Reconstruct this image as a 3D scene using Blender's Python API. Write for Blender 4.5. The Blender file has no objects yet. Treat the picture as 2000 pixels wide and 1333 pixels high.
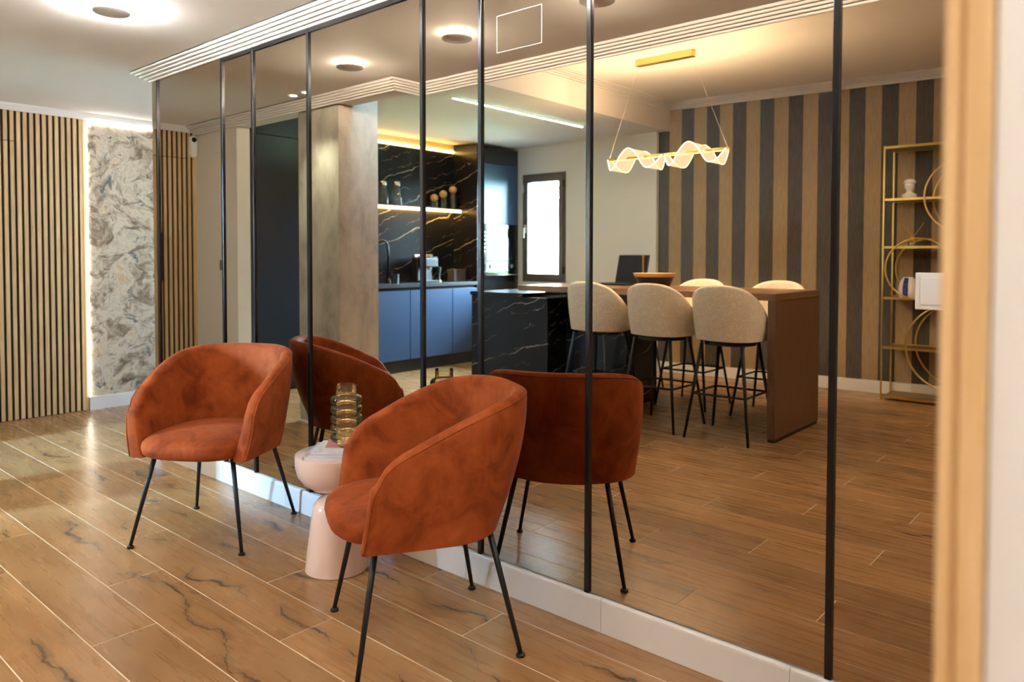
import bpy, bmesh, math, random
from mathutils import Vector, Matrix
random.seed(7)
SC = bpy.context.scene
COL = SC.collection
PI = math.pi

# ------------------------------------------------------------------ camera
YAW, PITCH, ROLL = math.radians(41.065), math.radians(1.729), math.radians(0.085)
cy_, sy_ = math.cos(YAW), math.sin(YAW)
F = Vector((-sy_*math.cos(PITCH), cy_*math.cos(PITCH), -math.sin(PITCH)))
R0 = Vector((cy_, sy_, 0)); U0 = R0.cross(F)
R = R0*math.cos(ROLL)+U0*math.sin(ROLL); U = -R0*math.sin(ROLL)+U0*math.cos(ROLL)
cd = bpy.data.cameras.new('camera'); cam = bpy.data.objects.new('camera', cd); COL.objects.link(cam)
M = Matrix.Identity(4)
for i in range(3):
    M[i][0], M[i][1], M[i][2] = R[i], U[i], -F[i]
M[0][3], M[1][3], M[2][3] = 0, -2.001, 1.22
cam.matrix_world = M
cd.sensor_width = 36; cd.lens = 1459.64/2000*36
cd.shift_y = -(666.5-545.0)/2000
cd.clip_start = 0.02
cd.dof.use_dof = True; cd.dof.focus_distance = 2.75; cd.dof.aperture_fstop = 3.2
SC.camera = cam

# ------------------------------------------------------------------ world, exposure
SC.view_settings.view_transform = 'Standard'; SC.view_settings.look = 'None'
SC.view_settings.gamma = 1; SC.view_settings.use_curve_mapping = False
SC.view_settings.exposure = 1.5
W = bpy.data.worlds.new('sky'); SC.world = W; W.use_nodes = True
bg = W.node_tree.nodes['Background']
bg.inputs[0].default_value = (0.37, 0.66, 1.0, 1); bg.inputs[1].default_value = 310.0
# daylight portal in the kitchen window
pl = bpy.data.lights.new('window_portal', 'AREA'); pl.shape = 'RECTANGLE'; pl.size = 0.5; pl.size_y = 1.12
pl.cycles.is_portal = True
po = bpy.data.objects.new('window_portal', pl); COL.objects.link(po)
po.location = (-5.555, -5.03, 1.56); po.rotation_euler = (PI/2, 0, 0)

WARM = (1.0, 0.95, 0.90)
LAMP_E = 800.0

# ------------------------------------------------------------------ material helpers
def new_mat(name):
    m = bpy.data.materials.new(name); m.use_nodes = True
    nt = m.node_tree; b = nt.nodes['Principled BSDF']
    return m, nt, b
def setp(b, **k):
    names = dict(color='Base Color', rough='Roughness', metal='Metallic', spec='Specular IOR Level', trans='Transmission Weight',
                 ior='IOR', sheen='Sheen Weight', sheenr='Sheen Roughness', sheent='Sheen Tint', coat='Coat Weight', coatr='Coat Roughness',
                 emis='Emission Color', estr='Emission Strength', alpha='Alpha')
    for kk, v in k.items():
        if isinstance(v, tuple) and len(v) == 3: v = (*v, 1)
        b.inputs[names[kk]].default_value = v
def simple(name, color, rough=0.5, vary=0.06, scale=30, bump=0.0, **k):
    m, nt, b = new_mat(name); setp(b, color=color, rough=rough, **k)
    g = nt.nodes.new('ShaderNodeNewGeometry'); n = nt.nodes.new('ShaderNodeTexNoise'); n.inputs['Scale'].default_value = scale
    n.inputs['Detail'].default_value = 3
    nt.links.new(g.outputs['Position'], n.inputs['Vector'])
    r = nt.nodes.new('ShaderNodeMapRange'); r.inputs[3].default_value = 1-vary; r.inputs[4].default_value = 1+vary
    nt.links.new(n.outputs[0], r.inputs[0])
    mx = nt.nodes.new('ShaderNodeMix'); mx.data_type = 'RGBA'; mx.blend_type = 'MULTIPLY'; mx.inputs[0].default_value = 1
    mx.inputs[6].default_value = (*color, 1)
    nt.links.new(r.outputs[0], mx.inputs[7]); nt.links.new(mx.outputs[2], b.inputs['Base Color'])
    if bump:
        bp = nt.nodes.new('ShaderNodeBump'); bp.inputs['Strength'].default_value = bump; bp.inputs['Distance'].default_value = 0.004
        nt.links.new(n.outputs[0], bp.inputs['Height']); nt.links.new(bp.outputs[0], b.inputs['Normal'])
    return m
def emit(name, color, s):
    m, nt, b = new_mat(name); setp(b, color=(0.8, 0.8, 0.8), emis=color, estr=s); return m
class NT:
    """tiny node-graph writer"""
    def __init__(self, nt): self.nt = nt
    def n(self, t, **kw):
        x = self.nt.nodes.new(t)
        for k, v in kw.items(): setattr(x, k, v)
        return x
    def l(self, a, b): self.nt.links.new(a, b)
    def math(self, op, a, b=None, c=None):
        x = self.n('ShaderNodeMath', operation=op)
        for i, v in enumerate((a, b, c)):
            if v is None: continue
            if isinstance(v, (int, float)): x.inputs[i].default_value = v
            else: self.l(v, x.inputs[i])
        return x.outputs[0]
    def noise(self, vec, scale, detail=4, rough=0.55, dist=0.0):
        x = self.n('ShaderNodeTexNoise'); self.l(vec, x.inputs['Vector'])
        x.inputs['Scale'].default_value = scale; x.inputs['Detail'].default_value = detail
        x.inputs['Roughness'].default_value = rough; x.inputs['Distortion'].default_value = dist
        return x
    def ramp(self, fac, stops, interp='LINEAR'):
        x = self.n('ShaderNodeValToRGB'); self.l(fac, x.inputs[0]); x.color_ramp.interpolation = interp
        e = x.color_ramp.elements
        while len(e) > 1: e.remove(e[0])
        e[0].position = stops[0][0]; e[0].color = (*stops[0][1], 1)
        for p, c in stops[1:]:
            q = e.new(p); q.color = (*c, 1)
        return x.outputs[0]
    def mix(self, fac, a, b, mode='MIX'):
        x = self.n('ShaderNodeMix', data_type='RGBA', blend_type=mode)
        for i, v in ((0, fac), (6, a), (7, b)):
            if isinstance(v, (int, float)): x.inputs[i].default_value = v
            elif isinstance(v, tuple): x.inputs[i].default_value = (*v, 1)
            else: self.l(v, x.inputs[i])
        return x.outputs[2]
    def mapping(self, vec, scale=(1, 1, 1), rot=(0, 0, 0)):
        x = self.n('ShaderNodeMapping'); self.l(vec, x.inputs[0]); x.inputs['Scale'].default_value = scale
        x.inputs['Rotation'].default_value = rot; return x.outputs[0]
    def pos(self): return self.n('ShaderNodeNewGeometry').outputs['Position']
    def bump(self, h, b, strength=0.2, dist=0.003):
        x = self.n('ShaderNodeBump'); x.inputs['Strength'].default_value = strength; x.inputs['Distance'].default_value = dist
        self.l(h, x.inputs['Height']); self.l(x.outputs[0], b.inputs['Normal'])

def m_floor():
    m, nt, b = new_mat('oak_porcelain'); g = NT(nt)
    oi = g.n('ShaderNodeObjectInfo'); rnd = oi.outputs['Random']
    off = g.n('ShaderNodeCombineXYZ'); g.l(g.math('MULTIPLY', rnd, 37.0), off.inputs[0]); g.l(g.math('MULTIPLY', rnd, 91.0), off.inputs[1])
    va = g.n('ShaderNodeVectorMath', operation='ADD'); g.l(g.pos(), va.inputs[0]); g.l(off.outputs[0], va.inputs[1]); p = va.outputs[0]
    grain = g.noise(g.mapping(p, (1.1, 17, 1)), 2.6, 4, 0.5, 0.3).outputs[0]
    blot = g.noise(g.mapping(p, (1.0, 3.0, 1)), 2.4, 2.5, 0.5, 0.3).outputs[0]
    c = g.ramp(g.math('ADD', g.math('MULTIPLY', grain, 0.12), g.math('MULTIPLY', blot, 0.88)),
               [(0.28, (0.285, 0.146, 0.056)), (0.45, (0.322, 0.169, 0.067)), (0.56, (0.346, 0.186, 0.076)), (0.74, (0.385, 0.217, 0.094))])
    # one wandering crack per plank, on the planks that have one, with a soft stain round it
    sx = g.n('ShaderNodeSeparateXYZ'); g.l(p, sx.inputs[0])
    so = g.n('ShaderNodeSeparateXYZ'); g.l(g.n('ShaderNodeTexCoord').outputs['Object'], so.inputs[0])
    cx_ = g.n('ShaderNodeCombineXYZ'); g.l(sx.outputs[0], cx_.inputs[0]); g.l(g.math('MULTIPLY', rnd, 53.0), cx_.inputs[1])
    n1 = g.noise(cx_.outputs[0], 2.3, 5, 0.55).outputs[0]; n2 = g.noise(cx_.outputs[0], 3.1, 2).outputs['Color']
    n2s = g.n('ShaderNodeSeparateColor'); g.l(n2, n2s.inputs[0])
    d = g.math('ABSOLUTE', g.math('SUBTRACT', so.outputs[1], g.math('MULTIPLY', g.math('SUBTRACT', n1, 0.5), 2.4)))
    wd = g.math('MULTIPLY', g.math('SUBTRACT', n2s.outputs[1], 0.48), 0.20)
    has = g.math('GREATER_THAN', g.math('FRACT', g.math('MULTIPLY', rnd, 7.77)), 0.25)
    line = g.math('MULTIPLY', g.math('LESS_THAN', d, wd), has)
    hr = g.n('ShaderNodeMapRange'); g.l(d, hr.inputs[0]); hr.inputs[1].default_value = 0.16; hr.inputs[2].default_value = 0.0
    hm = g.n('ShaderNodeMapRange'); g.l(n2s.outputs[1], hm.inputs[0]); hm.inputs[1].default_value = 0.48; hm.inputs[2].default_value = 0.62
    halo = g.math('MULTIPLY', g.math('MULTIPLY', hr.outputs[0], hm.outputs[0]), has)
    dark = g.math('MINIMUM', g.math('ADD', g.math('MULTIPLY', line, 0.88), g.math('MULTIPLY', halo, 0.42)), 0.85)
    c = g.mix(dark, c, (0.05, 0.034, 0.024))
    rv = g.n('ShaderNodeMapRange'); g.l(rnd, rv.inputs[0]); rv.inputs[3].default_value = 0.82; rv.inputs[4].default_value = 1.18
    c = g.mix(1.0, c, rv.outputs[0], 'MULTIPLY')
    g.l(c, b.inputs['Base Color'])
    rr = g.n('ShaderNodeMapRange'); g.l(grain, rr.inputs[0]); rr.inputs[3].default_value = 0.265; rr.inputs[4].default_value = 0.285
    g.l(rr.outputs[0], b.inputs['Roughness'])
    return m
def m_marble(name, ax, slope, spacing=0.17, base=(0.006, 0.0055, 0.007), vein=(0.34, 0.285, 0.225), seed=0.0):
    """black marble, diagonal pale veins; ax = horizontal axis index"""
    m, nt, b = new_mat(name); g = NT(nt); p = g.pos(); s = g.n('ShaderNodeSeparateXYZ'); g.l(p, s.inputs[0])
    nz = g.noise(p, 2.3, 4, 0.6).outputs[0]; nz2 = g.noise(p, 11.0, 3).outputs[0]
    v = g.math('ADD', g.math('SUBTRACT', s.outputs[2], g.math('MULTIPLY', s.outputs[ax], slope)), seed)
    v = g.math('ADD', v, g.math('ADD', g.math('MULTIPLY', nz, 0.20), g.math('MULTIPLY', nz2, 0.02)))
    d = g.math('PINGPONG', v, spacing)
    w = g.math('MULTIPLY', g.noise(p, 3.1, 2).outputs[0], 0.018)
    w = g.math('SUBTRACT', w, 0.0062)
    thick = g.math('LESS_THAN', d, w)
    d2 = g.math('PINGPONG', g.math('ADD', g.math('MULTIPLY', v, 1.0), g.math('MULTIPLY', nz2, 0.1)), spacing*0.37)
    w2 = g.math('SUBTRACT', g.math('MULTIPLY', g.noise(p, 4.7, 2).outputs[0], 0.02), 0.0098)
    thin = g.math('MULTIPLY', g.math('LESS_THAN', d2, w2), 0.55)
    f = g.math('MAXIMUM', thick, thin)
    c = g.mix(f, g.mix(nz, base, tuple(x*2.6 for x in base)), vein)
    g.l(c, b.inputs['Base Color']); setp(b, rough=0.26, spec=0.2)
    return m
def m_wallpaper():
    m, nt, b = new_mat('swirl_wallpaper'); g = NT(nt)
    p = g.mapping(g.pos(), (1, 1.1, 1.0))
    warp = g.noise(p, 2.6, 3, 0.6, 0.8)
    sc = g.n('ShaderNodeVectorMath', operation='SCALE'); g.l(warp.outputs['Color'], sc.inputs[0]); sc.inputs['Scale'].default_value = 0.42
    ad = g.n('ShaderNodeVectorMath', operation='ADD'); g.l(p, ad.inputs[0]); g.l(sc.outputs[0], ad.inputs[1])
    q = ad.outputs[0]
    a = g.noise(g.mapping(q, (1, 1.1, 1.7)), 4.6, 8, 0.68, 0.6).outputs[0]
    c = g.ramp(a, [(0.32, (0.10, 0.075, 0.055)), (0.40, (0.25, 0.18, 0.12)), (0.47, (0.46, 0.375, 0.275)), (0.55, (0.63, 0.555, 0.45)), (0.66, (0.55, 0.36, 0.19))])
    d = g.noise(q, 7.0, 4, 0.65, 1.0).outputs[0]
    k = g.n('ShaderNodeMapRange'); g.l(d, k.inputs[0]); k.inputs[1].default_value = 0.60; k.inputs[2].default_value = 0.66
    c = g.mix(g.math('MULTIPLY', k.outputs[0], 0.9), c, (0.09, 0.115, 0.135))
    e = g.noise(q, 5.0, 3, 0.6, 1.5).outputs[0]
    k2 = g.math('LESS_THAN', g.math('ABSOLUTE', g.math('SUBTRACT', e, 0.56)), 0.007)
    c = g.mix(g.math('MULTIPLY', k2, 0.75), c, (0.10, 0.085, 0.075))
    g.l(c, b.inputs['Base Color']); setp(b, rough=0.6)
    return m
def m_wood(name, cols, axis_scale, rough=0.45, scale=3.0):
    m, nt, b = new_mat(name); g = NT(nt)
    oi = g.n('ShaderNodeObjectInfo'); off = g.n('ShaderNodeCombineXYZ')
    g.l(g.math('MULTIPLY', oi.outputs['Random'], 31.0), off.inputs[0]); g.l(g.math('MULTIPLY', oi.outputs['Random'], 57.0), off.inputs[1])
    va = g.n('ShaderNodeVectorMath', operation='ADD'); g.l(g.pos(), va.inputs[0]); g.l(off.outputs[0], va.inputs[1])
    n = g.noise(g.mapping(va.outputs[0], axis_scale), scale, 6, 0.6, 0.5).outputs[0]
    c = g.ramp(n, [(0.3, cols[0]), (0.5, cols[1]), (0.7, cols[2])])
    rv = g.n('ShaderNodeMapRange'); g.l(oi.outputs['Random'], rv.inputs[0]); rv.inputs[3].default_value = 0.9; rv.inputs[4].default_value = 1.1
    c = g.mix(1.0, c, rv.outputs[0], 'MULTIPLY')
    g.l(c, b.inputs['Base Color']); setp(b, rough=rough); g.bump(n, b, 0.1, 0.001)
    return m
def m_velvet():
    m, nt, b = new_mat('rust_velvet'); g = NT(nt); tc = g.n('ShaderNodeTexCoord').outputs['Object']
    a = g.noise(tc, 7.0, 5, 0.62, 0.9).outputs[0]; a2 = g.noise(g.mapping(tc, (1, 1, 0.6)), 19.0, 4, 0.6, 0.4).outputs[0]
    f = g.math('ADD', g.math('MULTIPLY', a, 0.72), g.math('MULTIPLY', a2, 0.28))
    c = g.ramp(f, [(0.30, (0.14, 0.024, 0.006)), (0.45, (0.25, 0.048, 0.0105)), (0.58, (0.345, 0.075, 0.017)), (0.75, (0.44, 0.11, 0.028))])
    g.l(c, b.inputs['Base Color']); setp(b, rough=0.72, sheen=0.14, sheenr=0.3, sheent=(1.0, 0.52, 0.34), spec=0.12)
    fine = g.noise(tc, 260.0, 2).outputs[0]; g.bump(g.math('ADD', g.math('MULTIPLY', fine, 0.25), g.math('MULTIPLY', a2, 1.0)), b, 0.12, 0.002)
    return m
def m_boucle():
    m, nt, b = new_mat('cream_boucle'); g = NT(nt); tc = g.n('ShaderNodeTexCoord').outputs['Object']
    v = g.n('ShaderNodeTexVoronoi'); g.l(tc, v.inputs['Vector']); v.inputs['Scale'].default_value = 95
    n = g.noise(tc, 40, 4).outputs[0]
    h = g.math('ADD', g.math('MULTIPLY', v.outputs[0], -0.8), n)
    c = g.ramp(h, [(0.05, (0.78, 0.68, 0.54)), (0.45, (0.92, 0.86, 0.74))])
    g.l(c, b.inputs['Base Color']); setp(b, rough=0.95, sheen=0.3); g.bump(h, b, 0.4, 0.004)
    return m
def m_stripe():
    m, nt, b = new_mat('striped_textile'); g = NT(nt); p = g.pos(); s = g.n('ShaderNodeSeparateXYZ'); g.l(p, s.inputs[0])
    v = g.math('FRACT', g.math('DIVIDE', g.math('ADD', s.outputs[0], 3.787+2.68), 0.268))
    f = g.math('LESS_THAN', v, 0.5)
    weave = g.noise(g.mapping(p, (130, 130, 9)), 1.0, 4, 0.7).outputs[0]
    lt = g.ramp(weave, [(0.3, (0.29, 0.185, 0.088)), (0.7, (0.42, 0.285, 0.15))])
    dk = g.ramp(weave, [(0.3, (0.045, 0.033, 0.025)), (0.7, (0.11, 0.08, 0.06))])
    g.l(g.mix(f, lt, dk), b.inputs['Base Color']); setp(b, rough=0.85); g.bump(weave, b, 0.2, 0.001)
    return m
def m_concrete():
    m, nt, b = new_mat('microcement'); g = NT(nt); p = g.pos()
    n = g.noise(g.mapping(p, (1, 1, 0.5)), 5.5, 7, 0.65, 0.3).outputs[0]
    c = g.ramp(n, [(0.28, (0.28, 0.25, 0.215)), (0.5, (0.46, 0.42, 0.37)), (0.72, (0.60, 0.56, 0.50))])
    g.l(c, b.inputs['Base Color']); setp(b, rough=0.55); g.bump(n, b, 0.1, 0.003)
    return m
def m_mirror():
    m, nt, b = new_mat('bronze_mirror'); g = NT(nt)
    n = g.noise(g.pos(), 3.0, 5, 0.6).outputs[0]
    r = g.n('ShaderNodeMapRange'); g.l(n, r.inputs[0]); r.inputs[3].default_value = 0.0; r.inputs[4].default_value = 0.012
    g.l(r.outputs[0], b.inputs['Roughness']); setp(b, color=(0.525, 0.44, 0.335), metal=1.0)
    return m
def m_glass(name, col, edge=0.5, glow=0.03):
    """thin blown glass: clear through the middle, tinted and reflective towards the rim"""
    m, nt, b = new_mat(name); g = NT(nt); out = nt.nodes['Material Output']
    lw = g.n('ShaderNodeLayerWeight'); lw.inputs[0].default_value = 0.35
    tr = g.n('ShaderNodeBsdfTransparent'); gl = g.n('ShaderNodeBsdfGlossy'); gl.inputs['Roughness'].default_value = 0.03
    n = g.noise(g.pos(), 18.0, 2).outputs[0]
    g.l(g.mix(lw.outputs['Facing'], tuple(0.5+0.5*c for c in col), g.mix(n, col, tuple(c*0.9 for c in col))), tr.inputs[0])
    gl.inputs[0].default_value = (*[min(1, c*1.05) for c in col], 1)
    mx = g.n('ShaderNodeMixShader'); g.l(g.math('MULTIPLY', lw.outputs['Fresnel'], edge), mx.inputs[0])
    tl = g.n('ShaderNodeBsdfTranslucent'); tl.inputs[0].default_value = (*col, 1)
    m2 = g.n('ShaderNodeMixShader'); m2.inputs[0].default_value = glow; g.l(tr.outputs[0], m2.inputs[1]); g.l(tl.outputs[0], m2.inputs[2])
    g.l(m2.outputs[0], mx.inputs[1]); g.l(gl.outputs[0], mx.inputs[2]); g.l(mx.outputs[0], out.inputs[0]); return m
def m_pane():
    m, nt, b = new_mat('window_glass'); g = NT(nt); out = nt.nodes['Material Output']
    tr = g.n('ShaderNodeBsdfTransparent'); gl = g.n('ShaderNodeBsdfGlossy'); gl.inputs['Roughness'].default_value = 0.02
    fr = g.n('ShaderNodeFresnel'); fr.inputs[0].default_value = 1.45
    mx = g.n('ShaderNodeMixShader'); g.l(fr.outputs[0], mx.inputs[0]); g.l(tr.outputs[0], mx.inputs[1]); g.l(gl.outputs[0], mx.inputs[2])
    g.l(mx.outputs[0], out.inputs[0]); return m
def m_acrylic():
    m, nt, b = new_mat('lit_acrylic'); g = NT(nt); out = nt.nodes['Material Output']
    tr = g.n('ShaderNodeBsdfTransparent'); em = g.n('ShaderNodeEmission'); em.inputs[0].default_value = (1.0, 0.80, 0.58, 1); em.inputs[1].default_value = 0.85
    mx = g.n('ShaderNodeMixShader'); mx.inputs[0].default_value = 0.62
    g.l(tr.outputs[0], mx.inputs[1]); g.l(em.outputs[0], mx.inputs[2]); g.l(mx.outputs[0], out.inputs[0]); return m

MT = dict(
    floor=m_floor(), grout=simple('grout', (0.86, 0.74, 0.60), 0.8),
    white=simple('white_paint', (0.80, 0.78, 0.75), 0.6, 0.015, 4), ceil=simple('ceiling_paint', (0.82, 0.80, 0.78), 0.7, 0.015, 3),
    cornice=simple('cornice_paint', (0.86, 0.84, 0.82), 0.5, 0.01, 5), beige=simple('beige_paint', (0.82, 0.78, 0.70), 0.6, 0.02, 4),
    tile=simple('white_glazed_tile', (0.80, 0.79, 0.78), 0.12, 0.01, 6), mirror=m_mirror(),
    profile=simple('dark_profile', (0.022, 0.020, 0.021), 0.22, 0.1, 20, metal=0.6), black=simple('black_metal', (0.010, 0.010, 0.011), 0.45, 0.1, 40, metal=0.2),
    slat=m_wood('slat_oak', [(0.52, 0.33, 0.15), (0.66, 0.45, 0.23), (0.74, 0.54, 0.31)], (40, 40, 1.5), 0.5),
    felt=simple('black_felt', (0.012, 0.011, 0.010), 0.95, 0.3, 300), wallpaper=m_wallpaper(),
    concrete=m_concrete(), stripe=m_stripe(), velvet=m_velvet(), boucle=m_boucle(),
    marble_y=m_marble('black_marble_back', 1, -0.36), marble_x=m_marble('black_marble_front', 0, 0.34, 0.20, seed=0.07),
    navy=simple('navy_lacquer', (0.030, 0.062, 0.135), 0.34, 0.04, 5), charcoal=simple('charcoal_lacquer', (0.013, 0.016, 0.023), 0.3, 0.06, 5),
    counter=simple('slate_counter', (0.045, 0.05, 0.06), 0.25, 0.25, 9),
    walnut=m_wood('walnut', [(0.068, 0.028, 0.011), (0.115, 0.050, 0.022), (0.16, 0.075, 0.036)], (5, 60, 2.0), 0.4),
    walnut_top=m_wood('walnut_top', [(0.10, 0.045, 0.02), (0.17, 0.08, 0.038), (0.23, 0.115, 0.058)], (2, 50, 50), 0.28),
    gold=simple('brushed_gold', (0.72, 0.47, 0.14), 0.28, 0.05, 60, metal=1.0), golddark=simple('gold_shelf', (0.40, 0.27, 0.09), 0.35, 0.06, 40, metal=1.0),
    blush=simple('blush_lacquer', (0.80, 0.585, 0.49), 0.10, 0.01, 8, coat=0.5), amber=m_glass('amber_glass', (0.98, 0.88, 0.64), 1.0, 0.05),
    clear=m_glass('clear_glass', (0.97, 0.98, 0.97), 0.9), pane=m_pane(), acrylic=m_acrylic(),
    winframe=simple('taupe_aluminium', (0.12, 0.095, 0.08), 0.4, 0.05, 20), plastic=simple('white_plastic', (0.82, 0.80, 0.77), 0.35, 0.01, 20),
    grey=simple('grey_plastic', (0.20, 0.18, 0.15), 0.4, 0.03, 30), steel=simple('steel', (0.62, 0.60, 0.57), 0.25, 0.05, 40, metal=1.0),
    casing=m_wood('casing_oak', [(0.66, 0.40, 0.17), (0.76, 0.49, 0.23), (0.84, 0.58, 0.31)], (50, 50, 1.2), 0.5),
    plaster=simple('plaster_cast', (0.84, 0.81, 0.76), 0.7, 0.03, 50), cobalt=simple('cobalt_glaze', (0.015, 0.035, 0.22), 0.3, 0.3, 60),
    cork=simple('cork', (0.55, 0.30, 0.12), 0.8, 0.15, 120), bowlwood=simple('bowl_wood', (0.55, 0.32, 0.12), 0.45, 0.1, 30),
    darkscreen=simple('dark_screen', (0.010, 0.010, 0.011), 0.22, 0.1, 20), blackglass=simple('black_glass', (0.008, 0.009, 0.010), 0.04, 0.05, 10),
    wicker=simple('grey_wicker', (0.085, 0.068, 0.052), 0.85, 0.5, 160, 0.6),
    paper=simple('paper_edges', (0.70, 0.68, 0.68), 0.6, 0.12, 220), lilac=simple('lilac_cover', (0.62, 0.50, 0.62), 0.35, 0.35, 45),
    pinkcover=simple('coral_cover', (0.66, 0.23, 0.20), 0.3, 0.15, 35), whitecover=simple('pale_cover', (0.74, 0.73, 0.74), 0.3, 0.2, 60),
    yellow=simple('yellow_cover', (0.80, 0.52, 0.05), 0.4, 0.05, 30),
    lamp=emit('lamp_ring', WARM, LAMP_E), panel=emit('fill_panel', (1.0, 0.94, 0.86), 33.0), panel_hall=emit('fill_panel_hall', (1.0, 0.95, 0.90), 24.0), panel_cool=emit('fill_panel_cool', (0.86, 0.95, 1.0), 15.0), disc=simple('lamp_disc', (0.62, 0.58, 0.55), 0.5, 0.02, 20),
    led_warm=emit('led_warm', (1.0, 0.72, 0.24), 14.0), led_cool=emit('led_cool', (0.50, 0.95, 0.86), 60.0), led_white=emit('led_white', (1.0, 0.93, 0.84), 9.0),
    spot=emit('spot_lens', (0.80, 1.0, 0.85), 14.0), rim=emit('acrylic_edge', (1.0, 0.92, 0.66), 2.6),
    glow=simple('pale_panel', (0.62, 0.50, 0.34), 0.5, 0.02, 10),
    grass=simple('lawn', (0.13, 0.24, 0.05), 0.9, 0.5, 9, 0.5), path=simple('pale_path', (0.66, 0.63, 0.58), 0.9, 0.08, 5),
    leaf=simple('leaf', (0.08, 0.17, 0.035), 0.6, 0.5, 6), bark=simple('bark', (0.18, 0.12, 0.08), 0.9, 0.3, 20), peach=simple('peach_render', (0.66, 0.40, 0.24), 0.9, 0.06, 6),
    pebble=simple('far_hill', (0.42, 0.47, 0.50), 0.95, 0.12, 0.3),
)

# ------------------------------------------------------------------ object helpers
def ploc(o):
    v = Vector((0, 0, 0))
    while o is not None: v += o.location; o = o.parent
    return v
def tag(o, label=None, cat=None, group=None, kind=None):
    if label: o['label'] = label
    if cat: o['category'] = cat
    if group: o['group'] = group
    if kind: o['kind'] = kind
    return o
def thing(name, label, cat, loc=(0, 0, 0), rz=0, group=None):
    o = bpy.data.objects.new(name, None); COL.objects.link(o); o.empty_display_size = 0.1
    o.location = loc; o.rotation_euler = (0, 0, rz); return tag(o, label, cat, group)
def mk(name, verts, faces, mat, parent=None, world=True, smooth=False, loc=None):
    me = bpy.data.meshes.new(name)
    vs = [Vector(v) for v in verts]
    o = bpy.data.objects.new(name, me); COL.objects.link(o)
    if parent is None:
        if loc is None and world:
            xs = [v.x for v in vs]; ys = [v.y for v in vs]
            loc = Vector(((min(xs)+max(xs))/2, (min(ys)+max(ys))/2, min(v.z for v in vs)))
        if loc is not None:
            loc = Vector(loc); o.location = loc; vs = [v-loc for v in vs]
    else:
        o.parent = parent
        if world:
            off = ploc(parent); vs = [v-off for v in vs]
    me.from_pydata([tuple(v) for v in vs], [], faces); me.validate()
    bm = bmesh.new(); bm.from_mesh(me); bmesh.ops.recalc_face_normals(bm, faces=bm.faces); bm.to_mesh(me); bm.free()
    if smooth: me.polygons.foreach_set('use_smooth', [True]*len(me.polygons))
    if mat: me.materials.append(MT[mat] if isinstance(mat, str) else mat)
    return o
class MB:
    def __init__(self): self.v = []; self.f = []
    def add(self, v, f):
        k = len(self.v); self.v += [tuple(x) for x in v]; self.f += [tuple(i+k for i in q) for q in f]; return self
    def box(self, x0, x1, y0, y1, z0, z1):
        return self.add([(x0, y0, z0), (x1, y0, z0), (x1, y1, z0), (x0, y1, z0), (x0, y0, z1), (x1, y0, z1), (x1, y1, z1), (x0, y1, z1)],
                        [(0, 3, 2, 1), (4, 5, 6, 7), (0, 1, 5, 4), (1, 2, 6, 5), (2, 3, 7, 6), (3, 0, 4, 7)])
    def bbox(self, x0, x1, y0, y1, z0, z1, b=0.004):
        """box with chamfered edges"""
        bm = bmesh.new(); bmesh.ops.create_cube(bm, size=1)
        for v in bm.verts:
            v.co = Vector(((x0+x1)/2+v.co.x*(x1-x0), (y0+y1)/2+v.co.y*(y1-y0), (z0+z1)/2+v.co.z*(z1-z0)))
        bmesh.ops.bevel(bm, geom=list(bm.edges), offset=b, segments=2, affect='EDGES', profile=0.5)
        bm.verts.index_update()
        self.add([v.co[:] for v in bm.verts], [tuple(v.index for v in f.verts) for f in bm.faces]); bm.free(); return self
    def lathe(self, prof, c=(0, 0, 0), n=32, cap=True):
        vs = []; fs = []; m = len(prof)
        for i in range(n):
            a = 2*PI*i/n
            for r, z in prof: vs.append((c[0]+r*math.cos(a), c[1]+r*math.sin(a), c[2]+z))
        for i in range(n):
            j = (i+1) % n
            for k in range(m-1): fs.append((i*m+k, j*m+k, j*m+k+1, i*m+k+1))
        if prof[0][0] > 1e-6: fs.append(tuple(i*m for i in range(n))[::-1])
        if prof[-1][0] > 1e-6 and cap: fs.append(tuple(i*m+m-1 for i in range(n)))
        return self.add(vs, fs)
    def tube(self, pts, r, n=8, closed=False):
        pts = [Vector(p) for p in pts]; m = len(pts)
        rs = r if isinstance(r, (list, tuple)) else [r]*m
        vs = []; fs = []; up = None
        for i, p in enumerate(pts):
            if closed: t = pts[(i+1) % m]-pts[i-1]
            else: t = pts[min(i+1, m-1)]-pts[max(i-1, 0)]
            t.normalize()
            if up is None: up = Vector((0, 0, 1)) if abs(t.z) < 0.9 else Vector((1, 0, 0))
            a = t.cross(up); a.normalize(); b2 = a.cross(t); b2.normalize(); up = b2
            for k in range(n):
                q = 2*PI*k/n; vs.append(p+(a*math.cos(q)+b2*math.sin(q))*rs[i])
        for i in range(m if closed else m-1):
            j = (i+1) % m
            for k in range(n): fs.append((i*n+k, i*n+(k+1) % n, j*n+(k+1) % n, j*n+k))
        if not closed: fs += [tuple(range(n))[::-1], tuple((m-1)*n+k for k in range(n))]
        return self.add(vs, fs)
    def grid(self, rows, closed_u=False, closed_v=False):
        a = len(rows); b = len(rows[0]); vs = [p for r in rows for p in r]; fs = []
        for i in range(a if closed_u else a-1):
            for j in range(b if closed_v else b-1):
                i2 = (i+1) % a; j2 = (j+1) % b; fs.append((i*b+j, i2*b+j, i2*b+j2, i*b+j2))
        return self.add(vs, fs)
    def build(self, name, mat, parent=None, world=True, smooth=False, loc=None): return mk(name, self.v, self.f, mat, parent, world, smooth, loc)
def box(name, x0, x1, y0, y1, z0, z1, mat, parent=None, bevel=0, **k):
    m = MB(); (m.bbox(x0, x1, y0, y1, z0, z1, bevel) if bevel else m.box(x0, x1, y0, y1, z0, z1))
    return m.build(name, mat, parent, **k)
def struct(o): o['kind'] = 'structure'; return o
def sbox(name, *a, **k): return struct(box(name, *a, **k))
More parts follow.
